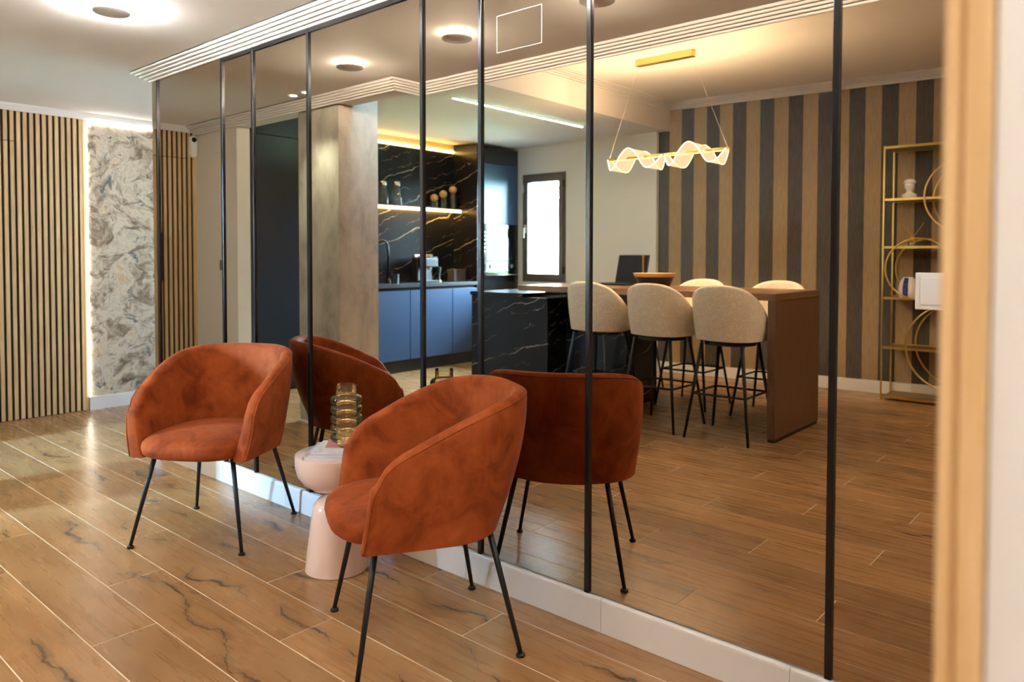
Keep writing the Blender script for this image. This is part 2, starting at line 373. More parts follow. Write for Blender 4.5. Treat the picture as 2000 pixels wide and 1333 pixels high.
def autosmooth(o, ang=40):
    me = o.data
    me.polygons.foreach_set('use_smooth', [True]*len(me.polygons))
    bm = bmesh.new(); bm.from_mesh(me)
    for e in bm.edges: e.smooth = len(e.link_faces) == 2 and e.calc_face_angle(0) < math.radians(ang)
    bm.to_mesh(me); bm.free(); return o
UNIT = None
def piece(name, x0, x1, y0, y1, z0, z1, mat, parent):
    """a cheap box piece that shares one unit-cube mesh per material"""
    key = 'unit_'+mat
    me = bpy.data.meshes.get(key)
    if me is None:
        me = bpy.data.meshes.new(key); b = MB().box(-.5, .5, -.5, .5, -.5, .5); me.from_pydata(b.v, [], b.f); me.materials.append(MT[mat])
    o = bpy.data.objects.new(name, me); COL.objects.link(o); o.parent = parent
    o.location = Vector(((x0+x1)/2, (y0+y1)/2, (z0+z1)/2))-(ploc(parent) if parent else Vector()); o.scale = (x1-x0, y1-y0, z1-z0); return o
def copy_tree(o, parent=None):
    c = o.copy(); COL.objects.link(c); c.parent = parent
    for ch in list(o.children): copy_tree(ch, c)
    return c
def moulding(name, path, profile, mat, ends=True):
    """sweep profile [(out, z)] along a 2D path, out = to the LEFT of travel, mitred"""
    n = len(path); rows = []
    P = [Vector(p) for p in path]
    for i in range(n):
        d1 = (P[i]-P[i-1]).normalized() if i > 0 else None; d2 = (P[i+1]-P[i]).normalized() if i < n-1 else None
        n1 = Vector((-d1.y, d1.x)) if d1 else None; n2 = Vector((-d2.y, d2.x)) if d2 else None
        if n1 and n2: nn = n1+n2; nn = nn/nn.dot(n1)
        else: nn = n1 or n2
        rows.append([(P[i].x+nn.x*o, P[i].y+nn.y*o, z) for o, z in profile])
    m = MB().grid(rows, closed_v=True); k = len(profile)
    m.f.append(tuple(range(k))); m.f.append(tuple((n-1)*k+i for i in range(k))[::-1])
    return m.build(name, mat)
def beads(proj, drop, ztop, n=5):
    """stepped fluted cornice profile: n rounded beads climbing from the wall to the ceiling"""
    pr = [(0.0, ztop), (0.0, ztop-drop)]
    L = math.hypot(proj, drop); dx_, dz_ = proj/L, drop/L; nx_, nz_ = drop/L, -proj/L; w = L/n
    for i in range(n):
        for f, o in ((0.05, -0.20), (0.07, 0.24), (0.20, 0.34), (0.38, 0.38), (0.56, 0.34), (0.68, 0.24), (0.70, -0.20), (0.72, -0.60), (1.03, -0.60)):
            if i == n-1 and f > 0.70: continue
            q, e = (i+f)*w, o*w; pr.append((dx_*q+nx_*e, ztop-drop+dz_*q+nz_*e))
    pr += [(proj, ztop)]
    return pr

# ================================================================== THE SETTING
HC = 2.33      # hall ceiling
KC = 2.53      # kitchen ceiling
DC = 2.82      # dining ceiling
XL = -6.373     # slatted left wall face

# floor: slab with recessed grout, planks one by one
floor = sbox('floor', -6.5, 1.5, -5.75, 1.7, -0.12, -0.0008, 'grout')
PW, PL = 0.2025, 1.235
rows = range(-29, 9)
for r in rows:
    y0 = -0.12+PW*r
    x_off = {0: -2.085, 2: -1.675, 1: -2.497}[r % 3] if True else 0
    k0 = int(math.floor((-6.40-x_off)/PL)); x = x_off+k0*PL
    while x < 1.35:
        a, b = max(x, -6.40), min(x+PL, 1.38)
        y1 = y0+PW
        if b-a > 0.02 and y0 > -5.56 and y1 < 1.62 and not (y0 > 0.15 and a > -4.3) and not (y1 < -1.6 and b < -6.3) and not (y0 > -1.45 and a > 0.9):
            piece('plank', a+0.002, b-0.002, y0+0.002, y1-0.002, -0.004, 0.0, 'floor', floor)
        x += PL

# left wall, wallpaper bay, slatted panelling with a concealed door
wl = sbox('wall_left', -6.55, -6.40, -5.75, 1.7, 0, DC, 'white')
struct(wl)
wp = sbox('wall_panel', -6.40, -6.372, 0.235, 1.6, 0.0, HC, 'wallpaper')
wp['label'] = 'cream and grey swirl patterned wallpaper panel'
bb = sbox('baseboard_left', -6.372, -6.358, 0.235, 1.6, 0.0, 0.105, 'tile')
sl = sbox('wall_slats', -6.40, -6.3855, -1.12, 0.225, 0.0, 2.285, 'felt')
np_ = 32; pitch = (0.225+1.12)/np_
for i in range(np_):
    y0 = -1.12+pitch*i+0.006; y1 = y0+pitch*0.59
    if y1 < -0.21 and i > 1:
        piece('slat', -6.386, XL, y0, y1, 0.004, 2.058, 'slat', sl); piece('slat', -6.386, XL, y0, y1, 2.064, 2.28, 'slat', sl)
    else:
        piece('slat', -6.386, XL, y0, y1, 0.004, 2.28, 'slat', sl)
piece('edge_trim', -6.386, XL+0.002, 0.213, 0.233, 0.002, 2.284, 'slat', sl)
piece('edge_trim', -6.386, XL+0.002, -1.128, -1.112, 0.002, 2.284, 'slat', sl)
t = thing('led_strip', 'upright white light strip at the left edge of the swirl wallpaper', 'light strip', (-6.366, 0.24, 0.11))
box('diffuser', -6.371, -6.364, 0.2355, 0.2405, 0.11, 2.26, 'led_white', t)
t = thing('led_strip', 'level white light strip along the top of the swirl wallpaper', 'light strip', (-6.366, 0.9, 2.262))
box('diffuser', -6.371, -6.364, 0.245, 1.55, 2.262, 2.268, 'led_white', t)
h = thing('door_handle', 'long dark bar handle on the wooden slatted door', 'handle', (-6.33, -0.80, 1.01))
box('grip', -6.345, -6.329, -0.815, -0.790, 1.01, 1.42, 'profile', h, bevel=0.003)
for z in (1.05, 1.36): box('standoff', -6.373, -6.345, -0.809, -0.796, z, z+0.02, 'profile', h)

# hall ceiling and higher kitchen and dining ceilings
struct(MB().add([(-6.5, 1.7, HC), (-6.5, -1.10, HC), (-3.69, -1.10, HC), (-3.69, -1.32, HC), (1.5, -1.32, HC), (1.5, 1.7, HC),
                 (-6.5, 1.7, HC+.1), (-6.5, -1.10, HC+.1), (-3.69, -1.10, HC+.1), (-3.69, -1.32, HC+.1), (1.5, -1.32, HC+.1), (1.5, 1.7, HC+.1)],
                [(0, 1, 2, 3, 4, 5), (6, 7, 8, 9, 10, 11)]+[(i, (i+1) % 6, 6+(i+1) % 6, 6+i) for i in range(6)]).build('ceiling', 'ceil'))
sbox('ceiling_kitchen', -6.5, -3.92, -5.75, -1.10, KC, DC+0.1, 'ceil')
sbox('ceiling_dining', -3.92, 1.5, -5.75, -1.31, DC, DC+0.1, 'ceil')
# header beams between hall and rooms
sbox('trim_1', -6.40, -3.69, -1.24, -1.10, 2.272, KC, 'white')
sbox('trim_2', -3.69, 1.4, -1.335, -1.32, 2.272, DC, 'white')
# cornices
CB = beads(0.092, 0.060, HC)
struct(autosmooth(moulding('trim_3', [(-4.64, 0.16), (-4.64, 0.0), (1.4, 0.0)], [(-o, z) for o, z in CB], 'cornice'), 60))
struct(autosmooth(moulding('trim_4', [(-6.36, -1.10), (-3.69, -1.10), (-3.69, -1.32), (-0.1, -1.32)], CB, 'cornice'), 60))
CS = beads(0.05, 0.048, HC)
struct(autosmooth(moulding('trim_5', [(-6.37, 1.6), (-6.37, -1.06)], CS, 'cornice'), 60))
CD = beads(0.075, 0.075, DC)
def ystripe(x): return -(5.0+0.09*(x+4))
struct(autosmooth(moulding('trim_6', [(-3.92, -1.34), (-3.92, ystripe(-3.92)), (1.4, ystripe(1.4))], CD, 'cornice'), 60))

# mirror wall core + corridor closing walls
sbox('wall_back', -4.62, 1.4, 0.010, 0.15, 0.0, HC, 'white')
sbox('wall_corridor', -4.55, -4.45, 0.15, 1.7, 0.0, HC, 'white')
sbox('wall_corridor_end', -6.4, -4.55, 1.6, 1.7, 0.0, HC, 'white')
# ceramic skirting under the mirror, tile by tile
bk = sbox('baseboard_back', -4.63, 1.4, -0.004, 0.010, 0.0, 0.108, 'tile')
x = -0.737-0.612*7
while x < 1.3:
    a, b = max(x, -4.63), min(x+0.612, 1.395)
    m = MB()
    m.grid([[(xx, -0.003, 0.001), (xx, -0.0135, 0.001), (xx, -0.0135, 0.100), (xx, -0.0125, 0.106), (xx, -0.009, 0.1105), (xx, -0.003, 0.112)] for xx in (a+0.0012, b-0.0012)], closed_v=True)
    m.f += [(0, 1, 2, 3, 4, 5), (6, 7, 8, 9, 10, 11)]
    m.build('skirting_tile', 'tile', bk)
    x += 0.612

# wall beside the passage, jamb, pillar
sbox('wall_passage', -6.40, -5.68, -1.235, -1.12, 0, 2.272, 'beige')
sw = thing('light_switch', 'small grey square light switch on the beige wall', 'light switch', (-5.92, -1.115, 1.14))
box('plate', -5.965, -5.880, -1.120, -1.111, 1.10, 1.185, 'grey', sw, bevel=0.003)
box('rocker', -5.950, -5.895, -1.112, -1.107, 1.115, 1.170, 'grey', sw, bevel=0.002)
pil = struct(box('column', -4.80, -4.31, -1.465, -1.12, 0, KC, 'concrete', bevel=0.003))
sbox('baseboard_column', -4.805, -4.305, -1.47, -1.113, 0, 0.014, 'plastic')

# kitchen window wall with its opening, return, striped wall, right side, foreground wall
WX0, WX1, WZ0, WZ1 = -5.88, -5.23, 0.915, 2.205
sbox('wall_window', -6.40, WX0, -5.15, -4.95, 0, KC, 'white'); sbox('wall_window', WX1, -4.04, -5.15, -4.95, 0, KC, 'white')
sbox('wall_window', WX0, WX1, -5.15, -4.95, WZ1, KC, 'white'); sbox('wall_window', WX0, WX1, -5.15, -4.95, 0, WZ0, 'white')
ws = struct(mk('wall_striped', [(-4.04, ystripe(-4.04), 0), (1.45, ystripe(1.45), 0), (1.45, ystripe(1.45)-0.15, 0), (-4.04, ystripe(-4.04)-0.15, 0),
                               (-4.04, ystripe(-4.04), DC), (1.45, ystripe(1.45), DC), (1.45, ystripe(1.45)-0.15, DC), (-4.04, ystripe(-4.04)-0.15, DC)],
               [(0, 3, 2, 1), (4, 5, 6, 7), (0, 1, 5, 4), (1, 2, 6, 5), (2, 3, 7, 6), (3, 0, 4, 7)], 'stripe'))
m = MB()
for x0, x1 in ((-4.04, 1.4),):
    p = [(x0, ystripe(x0)), (x1, ystripe(x1))]
    m.add([(p[0][0], p[0][1]-0.001, 0), (p[1][0], p[1][1]-0.001, 0), (p[1][0], p[1][1]+0.012, 0), (p[0][0], p[0][1]+0.012, 0),
           (p[0][0], p[0][1]-0.001, 0.11), (p[1][0], p[1][1]-0.001, 0.11), (p[1][0], p[1][1]+0.012, 0.105), (p[0][0], p[0][1]+0.012, 0.105)],
          [(0, 3, 2, 1), (4, 5, 6, 7), (0, 1, 5, 4), (1, 2, 6, 5), (2, 3, 7, 6), (3, 0, 4, 7)])
struct(m.build('baseboard_striped', 'tile'))
sbox('baseboard_window', -5.2, -4.03, -4.95, -4.938, 0, 0.105, 'tile')
sbox('wall_right', 1.38, 1.5, -5.75, 1.7, 0, DC, 'white')
sbox('wall_front', -0.080, 1.38, -1.45, -1.325, 0, 2.272, 'white')
dc = struct(MB().add([(x, y, z) for z in (0, 2.27) for x, y in ((-0.109, -1.33), (-0.109, -1.452), (-0.1075, -1.455), (-0.1005, -1.455), (-0.0985, -1.4505), (-0.0965, -1.455), (-0.083, -1.4562), (-0.0815, -1.453), (-0.0815, -1.33))],
                     [tuple(range(9)), tuple(range(9, 18))]+[(i, (i+1) % 9, 9+(i+1) % 9, 9+i) for i in range(9)]).build('trim_7', 'casing'))

# window in the kitchen
wn = struct(MB().box(WX0, WX1, -5.02, -4.945, WZ0, WZ0+0.05).box(WX0, WX1, -5.02, -4.945, WZ1-0.05, WZ1)
            .box(WX0, WX0+0.045, -5.02, -4.945, WZ0+0.05, WZ1-0.05).box(WX1-0.045, WX1, -5.02, -4.945, WZ0+0.05, WZ1-0.05).build('window_1', 'winframe'))
MB().box(WX0+0.03, WX1-0.03, -5.005, -4.928, WZ0+0.035, WZ0+0.095).box(WX0+0.03, WX1-0.03, -5.005, -4.928, WZ1-0.10, WZ1-0.035)\
    .box(WX0+0.03, WX0+0.09, -5.005, -4.928, WZ0+0.095, WZ1-0.10).box(WX1-0.09, WX1-0.03, -5.005, -4.928, WZ0+0.095, WZ1-0.10).build('sash', 'winframe', wn)
box('glass_pane', WX0+0.085, WX1-0.085, -4.972, -4.966, WZ0+0.09, WZ1-0.095, 'pane', wn)
MB().bbox(WX0+0.045, WX0+0.070, -4.928, -4.915, 1.50, 1.60, 0.002).bbox(WX0+0.050, WX0+0.066, -4.918, -4.890, 1.54, 1.56, 0.002).bbox(WX0+0.047, WX0+0.069, -4.898, -4.886, 1.44, 1.56, 0.003).build('window_handle', 'plastic', wn)
for z in (1.02, 2.03): box('hinge', WX1-0.032, WX1-0.012, -4.945, -4.925, z, z+0.08, 'black', wn)
box('limit_switch', WX0+0.002, WX0+0.028, -4.944, -4.925, 1.99, 2.08, 'plastic', wn)

# ================================================================== MIRROR
mx = thing('mirror_wall', 'bronze tinted mirror covering the wall between dark vertical strips', 'mirror', (-2.0, -0.002, 0.112))
MXE = [-4.64, -4.555, -3.783, -3.474, -2.99, -2.211, -1.895, -1.41, -0.64, 0.6, 1.39]
for a, b in zip(MXE[:-1], MXE[1:]):
    m = MB(); a += 0.002; b -= 0.002; bv = 0.004; z0, z1 = 0.113, 2.270
    m.add([(a, 0.003, z0), (b, 0.003, z0), (b, 0.003, z1), (a, 0.003, z1), (a+bv, 0.0, z0+bv), (b-bv, 0.0, z0+bv), (b-bv, 0.0, z1-bv), (a+bv, 0.0, z1-bv),
           (a, 0.0095, z0), (b, 0.0095, z0), (b, 0.0095, z1), (a, 0.0095, z1)],
          [(4, 5, 6, 7), (0, 1, 5, 4), (1, 2, 6, 5), (2, 3, 7, 6), (3, 0, 4, 7), (0, 8, 9, 1), (1, 9, 10, 2), (2, 10, 11, 3), (3, 11, 8, 0), (8, 11, 10, 9)])
    m.build('mirror_panel', 'mirror', mx)
for i, x in enumerate(MXE[1:-1]):
    w = 0.007 if i == 0 else 0.0092
    box('vertical_strip', x-w, x+w, -0.009, 0.002, 0.1125, 2.268, 'profile', mx, bevel=0.002)
box('top_rail', -3.774, 1.385, -0.0075, 0.0, 2.246, 2.268, 'profile', mx, bevel=0.0015)
for a in ((-1.816, -1.611, 2.0765, 2.0795), (-1.816, -1.611, 1.9465, 1.9495), (-1.8175, -1.8145, 1.948, 2.078), (-1.6125, -1.6095, 1.948, 2.078)):
    box('cut_line', a[0], a[1], -0.0012, 0.0002, a[2], a[3], 'plastic', mx)  # white strips draw the light caught in the mirror's cut edges
ls = thing('light_switch', 'white square light switch at the right end of the mirror', 'light switch', (-0.405, -0.002, 1.094))
box('plate', -0.449, -0.361, -0.009, -0.0002, 1.094, 1.182, 'plastic', ls, bevel=0.002)
box('rocker', -0.437, -0.373, -0.0125, -0.008, 1.106, 1.170, 'plastic', ls, bevel=0.001)

# ================================================================== LAMPS IN THE HALL CEILING, ADDED FILL LAMPS
def ceiling_lamp(x, y, label, lm='lamp'):
    t = thing('ceiling_lamp', label, 'ceiling lamp', (x, y, HC-0.03), 0, 'round ceiling lamps of the hall')
    autosmooth(MB().lathe([(0.0, -0.002), (0.072, -0.002), (0.076, 0.001), (0.076, 0.006), (0.072, 0.009), (0.0, 0.009)], (x, y, HC-0.032), 40).build('disc', 'disc', t), 50)
    MB().lathe([(0.046, 0.0), (0.046, 0.0205)], (x, y, HC-0.022), 28).build('light_ring', lm, t, smooth=True)
    return t
LX = [(-3.54, 'round ceiling lamp with a warm halo, farthest left in the hall'), (-2.67, 'round ceiling lamp with a halo, seen between two mirror strips'),
      (-1.83, 'round ceiling lamp cut by the top edge of the photo'), (-0.98, 'unseen round ceiling lamp added at the near end of the hall row')]  # the last one is out of view, added to the row for light
for x, lb in LX: ceiling_lamp(x, -0.644, lb)
def fill_lamp(x, y, zc, label, mt, group):  # round lamp added out of view to raise the brightness
    t = thing('fill_lamp', label, 'ceiling lamp', (x, y, zc-0.03), 0, group)
    autosmooth(MB().lathe([(0.146, 0.006), (0.150, 0.0), (0.158, 0.002), (0.160, 0.010), (0.160, 0.0295), (0.0, 0.0295)], (x, y, zc-0.03), 40).build('housing', 'plastic', t), 40)
    MB().lathe([(0.0, 0.004), (0.1455, 0.004), (0.1455, 0.010), (0.0, 0.010)], (x, y, zc-0.03), 36).build('diffuser', mt, t)
for x, y, lb in ((0.20, -1.98, 'added unseen fill lamp in the dining ceiling just inside the opening'), (-0.62, -3.4, 'added unseen fill lamp in the dining ceiling before the gold shelves'), (0.55, -2.6, 'added unseen fill lamp in the dining ceiling at the right')):
    fill_lamp(x, y, DC, lb, 'panel', 'added fill lamps of the dining ceiling')  # unseen dining lamps, added to light the stools and foreground wall
fill_lamp(0.35, -0.75, HC, 'added unseen fill lamp in the hall ceiling at the far right', 'panel_hall', None)  # added out of view to light stool backs and skirting
fill_lamp(-5.5, 0.8, HC, 'added unseen fill lamp in the corridor behind the mirror wall', 'panel_cool', None)  # added out of view to brighten the left end of the hall
def downlight(x, y, label):
    t = thing('recessed_spot', label, 'spotlight', (x, y, HC-0.008), 0, 'small spots before the pillar')
    autosmooth(MB().lathe([(0.024, 0.004), (0.036, 0.0), (0.038, 0.004), (0.038, 0.008), (0.024, 0.008)], (x, y, HC-0.008), 24).build('trim_ring', 'plastic', t), 40)
    MB().lathe([(0.0, 0.004), (0.025, 0.004), (0.025, 0.007), (0.0, 0.007)], (x, y, HC-0.008), 20).build('lens', 'spot', t)
    l = bpy.data.lights.new('spot_light', 'SPOT'); l.energy = 14; l.color = (0.85, 1.0, 0.88); l.spot_size = math.radians(75); l.spot_blend = 0.5; l.shadow_soft_size = 0.02
    o = bpy.data.objects.new('spot_light', l); COL.objects.link(o); o.parent = t; o.location = (0, 0, -0.012)
downlight(-4.55, -0.922, 'small recessed spot with greenish light, left of the pair'); downlight(-4.40, -0.922, 'small recessed spot with greenish light, right of the pair')

# intercom camera on the slats
sn = thing('security_sensor', 'white rounded camera sensor with black lens on the slats', 'sensor', (-6.35, -1.10, 2.07))
m = MB(); pr = []
for k in range(24):
    a = 2*PI*k/24; pr.append((0.030*math.cos(a), 0.030*math.sin(a)+(0.062 if math.sin(a) > 0 else -0.062)))
for xx, s in ((-6.373, 1), (-6.338, 1), (-6.331, 0.85)): m.v += [(xx, -1.085+p*s, 2.165+q*(s if s == 1 else 0.95)) for p, q in pr]
m.f += [tuple(range(24)), tuple(range(48, 72))]
for lv in (0, 24): m.f += [(lv+i, lv+(i+1) % 24, lv+24+(i+1) % 24, lv+24+i) for i in range(24)]
autosmooth(m.build('housing', 'plastic', sn), 35)
m = MB(); m.lathe([(0.0, 0.0), (0.022, 0.0), (0.020, 0.008), (0.012, 0.014), (0, 0.016)], (0, 0, 0), 20)
m.v = [(-6.332+z, -1.085+x, 2.222+y) for x, y, z in m.v]; m.build('lens', 'blackglass', sn, smooth=True)

# ================================================================== CHAIRS
def sweep_shell(path, zt, zb, inset, pw, th, lean, cap=0.012, nO=9, nR=7, nI=9, zin=None):
    """path: list of (x, y, nx, ny); builds a padded shell; returns MB rows"""
    rows = []
    n = len(path)
    def section(i, k=1.0, adv=0.0):
        x, y, nx, ny = path[i]
        tx, ty = (path[min(i+1, n-1)][0]-path[max(i-1, 0)][0], path[min(i+1, n-1)][1]-path[max(i-1, 0)][1])
        L = math.hypot(tx, ty); tx, ty = tx/L*adv, ty/L*adv
        pts = []; t_, b_ = zt[i], zb[i]; r = th*0.5
        ins = inset(i)
        for j in range(nO):
            t = j/(nO-1); pts.append((-ins*(1-t)**pw, b_+(t_-r-b_)*t))
        for j in range(1, nR):
            a = PI*j/nR; pts.append((-r+r*math.cos(a), t_-r+r*math.sin(a)*0.95))
        for j in range(nI):
            t = 1-j/(nI-1); pts.append((-th-lean*(1-t)**1.3-0.0*ins, (zin if zin else b_)+(t_-r-(zin if zin else b_))*t))
        out = []
        for o, z in pts:
            ins_o = -ins*(1-max(0, min(1, (z-b_)/max(1e-6, t_-r-b_))))**pw
            ins_i = -th-lean*(1-max(0, min(1, (z-b_)/max(1e-6, t_-r-b_))))**1.3
            mid = (ins_o+ins_i)/2; oo = mid+(o-mid)*k
            out.append((x+nx*oo+tx, y+ny*oo+ty, z if k == 1 else z-(1-k)*0.012*(1 if z > b_+0.1 else 0)))
        return out
    for k, ad in ((0.45, -cap), (0.8, -cap*0.75)): rows.append(section(0, k, ad))
    for i in range(n): rows.append(section(i))
    for k, ad in ((0.8, cap*0.75), (0.45, cap)): rows.append(section(n-1, k, ad))
    m = MB().grid(rows, closed_v=True); k = len(rows[0]); a = len(rows)
    m.f.append(tuple(range(k))); m.f.append(tuple((a-1)*k+i for i in range(k))[::-1])
    return m
def cushion(a, b, cx, cyy, zbot, ztop, n_exp=2.8, edge=0.6, dome=0.02, N=40, K=14):
    rows = []
    for k in range(K+1):
        ph = -PI/2+PI*k/K
        cr = math.copysign(abs(math.cos(ph))**edge, 1); sr = math.copysign(abs(math.sin(ph))**edge, math.sin(ph))
        ring = []
        for i in range(N):
            q = 2*PI*i/N; c, s = math.cos(q), math.sin(q)
            x = a*math.copysign(abs(c)**(2/n_exp), c)*cr; y = b*math.copysign(abs(s)**(2/n_exp), s)*cr
            zc = (ztop+zbot)/2; z = zc+(ztop-zbot)/2*sr
            if ph > 0: z += dome*(1-cr)
            ring.append((cx+x, cyy+y, z))
        rows.append(ring)
    m = MB().grid(rows, closed_v=True)
    return m
def upath(a, b, yf, xf, na=26, ns=11):
    """U path from left front tip round the back to right front tip: half ellipse a x b, arms forward to y=yf, x=xf"""
    p = []
    for i in range(ns):
        t = i/ns; y = yf*(1-t); x = -(xf+(a-xf)*math.sin(t*PI/2)); p.append((x, y))
    for i in range(na+1):
        q = PI-PI*i/na; c, s = math.cos(q), math.sin(q)
        p.append((a*math.copysign(abs(c)**0.86, c), b*abs(s)**0.86))
    for i in range(ns-1, -1, -1):
        t = i/ns; y = yf*(1-t); x = (xf+(a-xf)*math.sin(t*PI/2)); p.append((x, y))
    out = []
    for i, (x, y) in enumerate(p):
        x0, y0 = p[max(i-1, 0)]; x1, y1 = p[min(i+1, len(p)-1)]; tx, ty = x1-x0, y1-y0; L = math.hypot(tx, ty)
        out.append((x, y, -ty/L, tx/L))
    return out
def make_chair():
    t = thing('tub_chair', '', 'armchair')
    YF = -0.235
    path = upath(0.300, 0.286, YF, 0.287)
    zt = []; zb = []
    for x, y, nx, ny in path:
        u = (y-YF)/(0.300-YF)
        z = 0.630+0.172*math.sin(min(1, u*1.02)*PI/2)**1.05
        d = y-YF
        if d < 0.07: z -= 0.055*(1-math.sqrt(max(0, 1-((0.07-d)/0.07)**2)))
        zt.append(z); zb.append(0.376)
    def inset(i):
        u = max(0, path[i][1]/0.300); return 0.030+0.085*u**1.3
    sh = sweep_shell(path, zt, zb, inset, 1.9, 0.052, 0.040)
    # arm fronts lean back towards the top
    v2 = []
    for x, y, z in sh.v:
        if y < -0.05: y += (-0.035*(1-(z-0.38)/0.25))*min(1, (-0.05-y)/0.18)
        v2.append((x, y, z))
    sh.v = v2
    s = autosmooth(sh.build('shell', 'velvet', t, world=False), 60)
    th = 0.052
    def lean(x, y, z): return (x, y+(-0.035*(1-(z-0.38)/0.25))*min(1, (-0.05-y)/0.18) if y < -0.05 else y, z)
    pts = []
    for i, (x, y, nx, ny) in enumerate(path):
        o = -0.003; pts.append(lean(x+nx*o, y+ny*o, zt[i]-th*0.5+0.012))
    e_ = lambda i: [lean(path[i][0]+path[i][2]*(-inset(i)*(1-t_)**1.9-0.002), path[i][1]-0.006, zb[i]+(zt[i]-th*0.5-zb[i])*t_) for t_ in (0.02, 0.2, 0.4, 0.6, 0.8, 0.95)]
    a0, a1 = e_(0), e_(-1)[::-1]
    MB().tube(a0+pts+a1, 0.0030, 6).build('piping', 'velvet', s, world=False, smooth=True)
    for sgn in (-1, 1):
        i = min(range(len(path)), key=lambda k: (path[k][0]-sgn*0.215)**2+(path[k][1]-0.20)**2)
        x, y, nx, ny = path[i]; q = []
        for j in range(9):
            tt = 1-j/8*0.85; o = -th-0.040*(1-tt)**1.3+0.0012
            q.append((x+nx*o, y+ny*o, zb[i]+(zt[i]-th*0.5-zb[i])*tt))
        MB().tube(q, 0.0016, 5).build('seam', 'velvet', s, world=False, smooth=True)
    c = cushion(0.244, 0.262, 0, -0.085, 0.366, 0.470, 3.0, 0.62, 0.018)
    autosmooth(c.build('seat', 'velvet', t, world=False), 70)
    for sx in (-1, 1):
        for sy in (-1, 1):
            top = (sx*0.170, sy*0.155+(0.01 if sy > 0 else -0.02), 0.40); bot = (sx*0.247, sy*0.247, 0.012)
            lg = MB().tube([top, [(a+b)/2 for a, b in zip(top, bot)], bot], [0.0105, 0.009, 0.0072], 10).build('leg', 'black', t, world=False, smooth=True)
            autosmooth(MB().lathe([(0.0, 0.0), (0.0135, 0.0), (0.0145, 0.003), (0.0135, 0.008), (0.008, 0.012), (0.0, 0.014)], (bot[0], bot[1], 0.0), 14).build('foot_glide', 'black', lg, world=False), 40)
    for c_ in t.children:
        if c_.name.split('.')[0] in ('shell', 'seat'): c_.location.y = 0.046
    return t
ch1 = make_chair()
def place(o, c, fwd, label, group):
    o.location = (c[0], c[1], 0); o.rotation_euler = (0, 0, math.atan2(fwd[1], fwd[0])+PI/2); tag(o, label, None, group)
place(ch1, (-3.150, -0.380), (0.543, -0.84), 'rust velvet tub chair left of the side table, facing the viewer', 'rust velvet tub chairs')
ch2 = copy_tree(ch1)
place(ch2, (-1.788, -0.391), (-0.476, -0.88), 'rust velvet tub chair nearest the viewer, right of the side table', 'rust velvet tub chairs')

# ================================================================== SIDE TABLE, MAGAZINES, VASE
TX, TY = -2.415, -0.270
st = thing('side_table', 'glossy blush pink mushroom side table between the two chairs', 'side table', (TX, TY, 0))
autosmooth(MB().lathe([(0, 0), (0.118, 0), (0.1215, 0.004), (0.120, 0.02), (0.108, 0.12), (0.097, 0.205), (0.088, 0.252), (0.074, 0.272), (0.045, 0.284), (0.030, 0.290), (0.026, 0.297), (0.026, 0.310), (0, 0.310)], (TX, TY, 0), 56).build('base', 'blush', st), 45)
autosmooth(MB().lathe([(0, 0.309), (0.055, 0.311), (0.090, 0.320), (0.122, 0.340), (0.145, 0.370), (0.155, 0.405), (0.1575, 0.448), (0.156, 0.4535), (0.152, 0.4555), (0, 0.4555)], (TX, TY, 0), 64).build('top', 'blush', st), 40)
zz = 0.456
def magazine(name, cx, cy, rz, w, d, hh, mat, label, z, inner=True):
    c, s = math.cos(rz), math.sin(rz)
    t = thing(name, label, 'magazine', (cx, cy, z), rz, 'magazines on the side table')
    MB().box(-w/2+0.002, w/2-0.002, -d/2+0.002, d/2-0.002, 0.0006, hh-0.0006).build('pages', 'paper', t, world=False)
    MB().box(-w/2, w/2, -d/2, d/2, hh-0.0006, hh).box(-w/2, w/2, -d/2, d/2, 0, 0.0006).box(-w/2, -w/2+0.0008, -d/2, d/2, 0, hh).build('cover', mat, t, world=False)
    return z+hh
rzm = math.radians(41+0)
z = magazine('magazine', TX+0.012, TY-0.020, rzm, 0.19, 0.20, 0.011, 'whitecover', 'thick pale magazine at the bottom of the pile under the vase', zz)
z = magazine('magazine', TX+0.016, TY-0.012, rzm+0.03, 0.185, 0.195, 0.009, 'lilac', 'lilac covered magazine in the middle of the pile', z)
z = magazine('magazine', TX+0.022, TY+0.0, rzm-0.04, 0.18, 0.18, 0.006, 'whitecover', 'thin pale magazine just below the coral one', z)
z = magazine('magazine', TX+0.006, TY+0.045, rzm+0.12, 0.15, 0.13, 0.004, 'pinkcover', 'coral red magazine on top of the pile', z)
VX, VY, VZ = TX+0.052, TY+0.010, z
vs = []; 
prof_o = [(0.0, 0.0), (0.030, 0.0), (0.033, 0.006), (0.033, 0.018)]
nr = 5; rh = 0.0365
for k in range(nr):
    zc = 0.018+rh*(k+0.5)
    for j in range(9):
        a = -PI/2+PI*j/8; prof_o.append((0.041+0.0205*math.cos(a), zc+rh*0.49*math.sin(a)))
ztop_v = 0.018+rh*nr
prof_o += [(0.0395, ztop_v+0.003), (0.0395, ztop_v+0.040)]
prof_i = [(0.0375, ztop_v+0.040), (0.0375, ztop_v+0.002)]
for k in range(nr-1, -1, -1):
    zc = 0.018+rh*(k+0.5)
    for j in range(8, -1, -1):
        a = -PI/2+PI*j/8; prof_i.append((0.0392+0.0200*math.cos(a), zc+rh*0.42*math.sin(a)))
prof_i += [(0.0305, 0.016), (0.030, 0.006), (0.0, 0.005)]
ve = mk('ribbed_vase', *(lambda b: (b.v, b.f))(MB().lathe(prof_o, (VX, VY, VZ), 48, False)), 'amber', smooth=True)
tag(ve, 'pale amber glass vase of stacked rings on the magazines', 'vase')

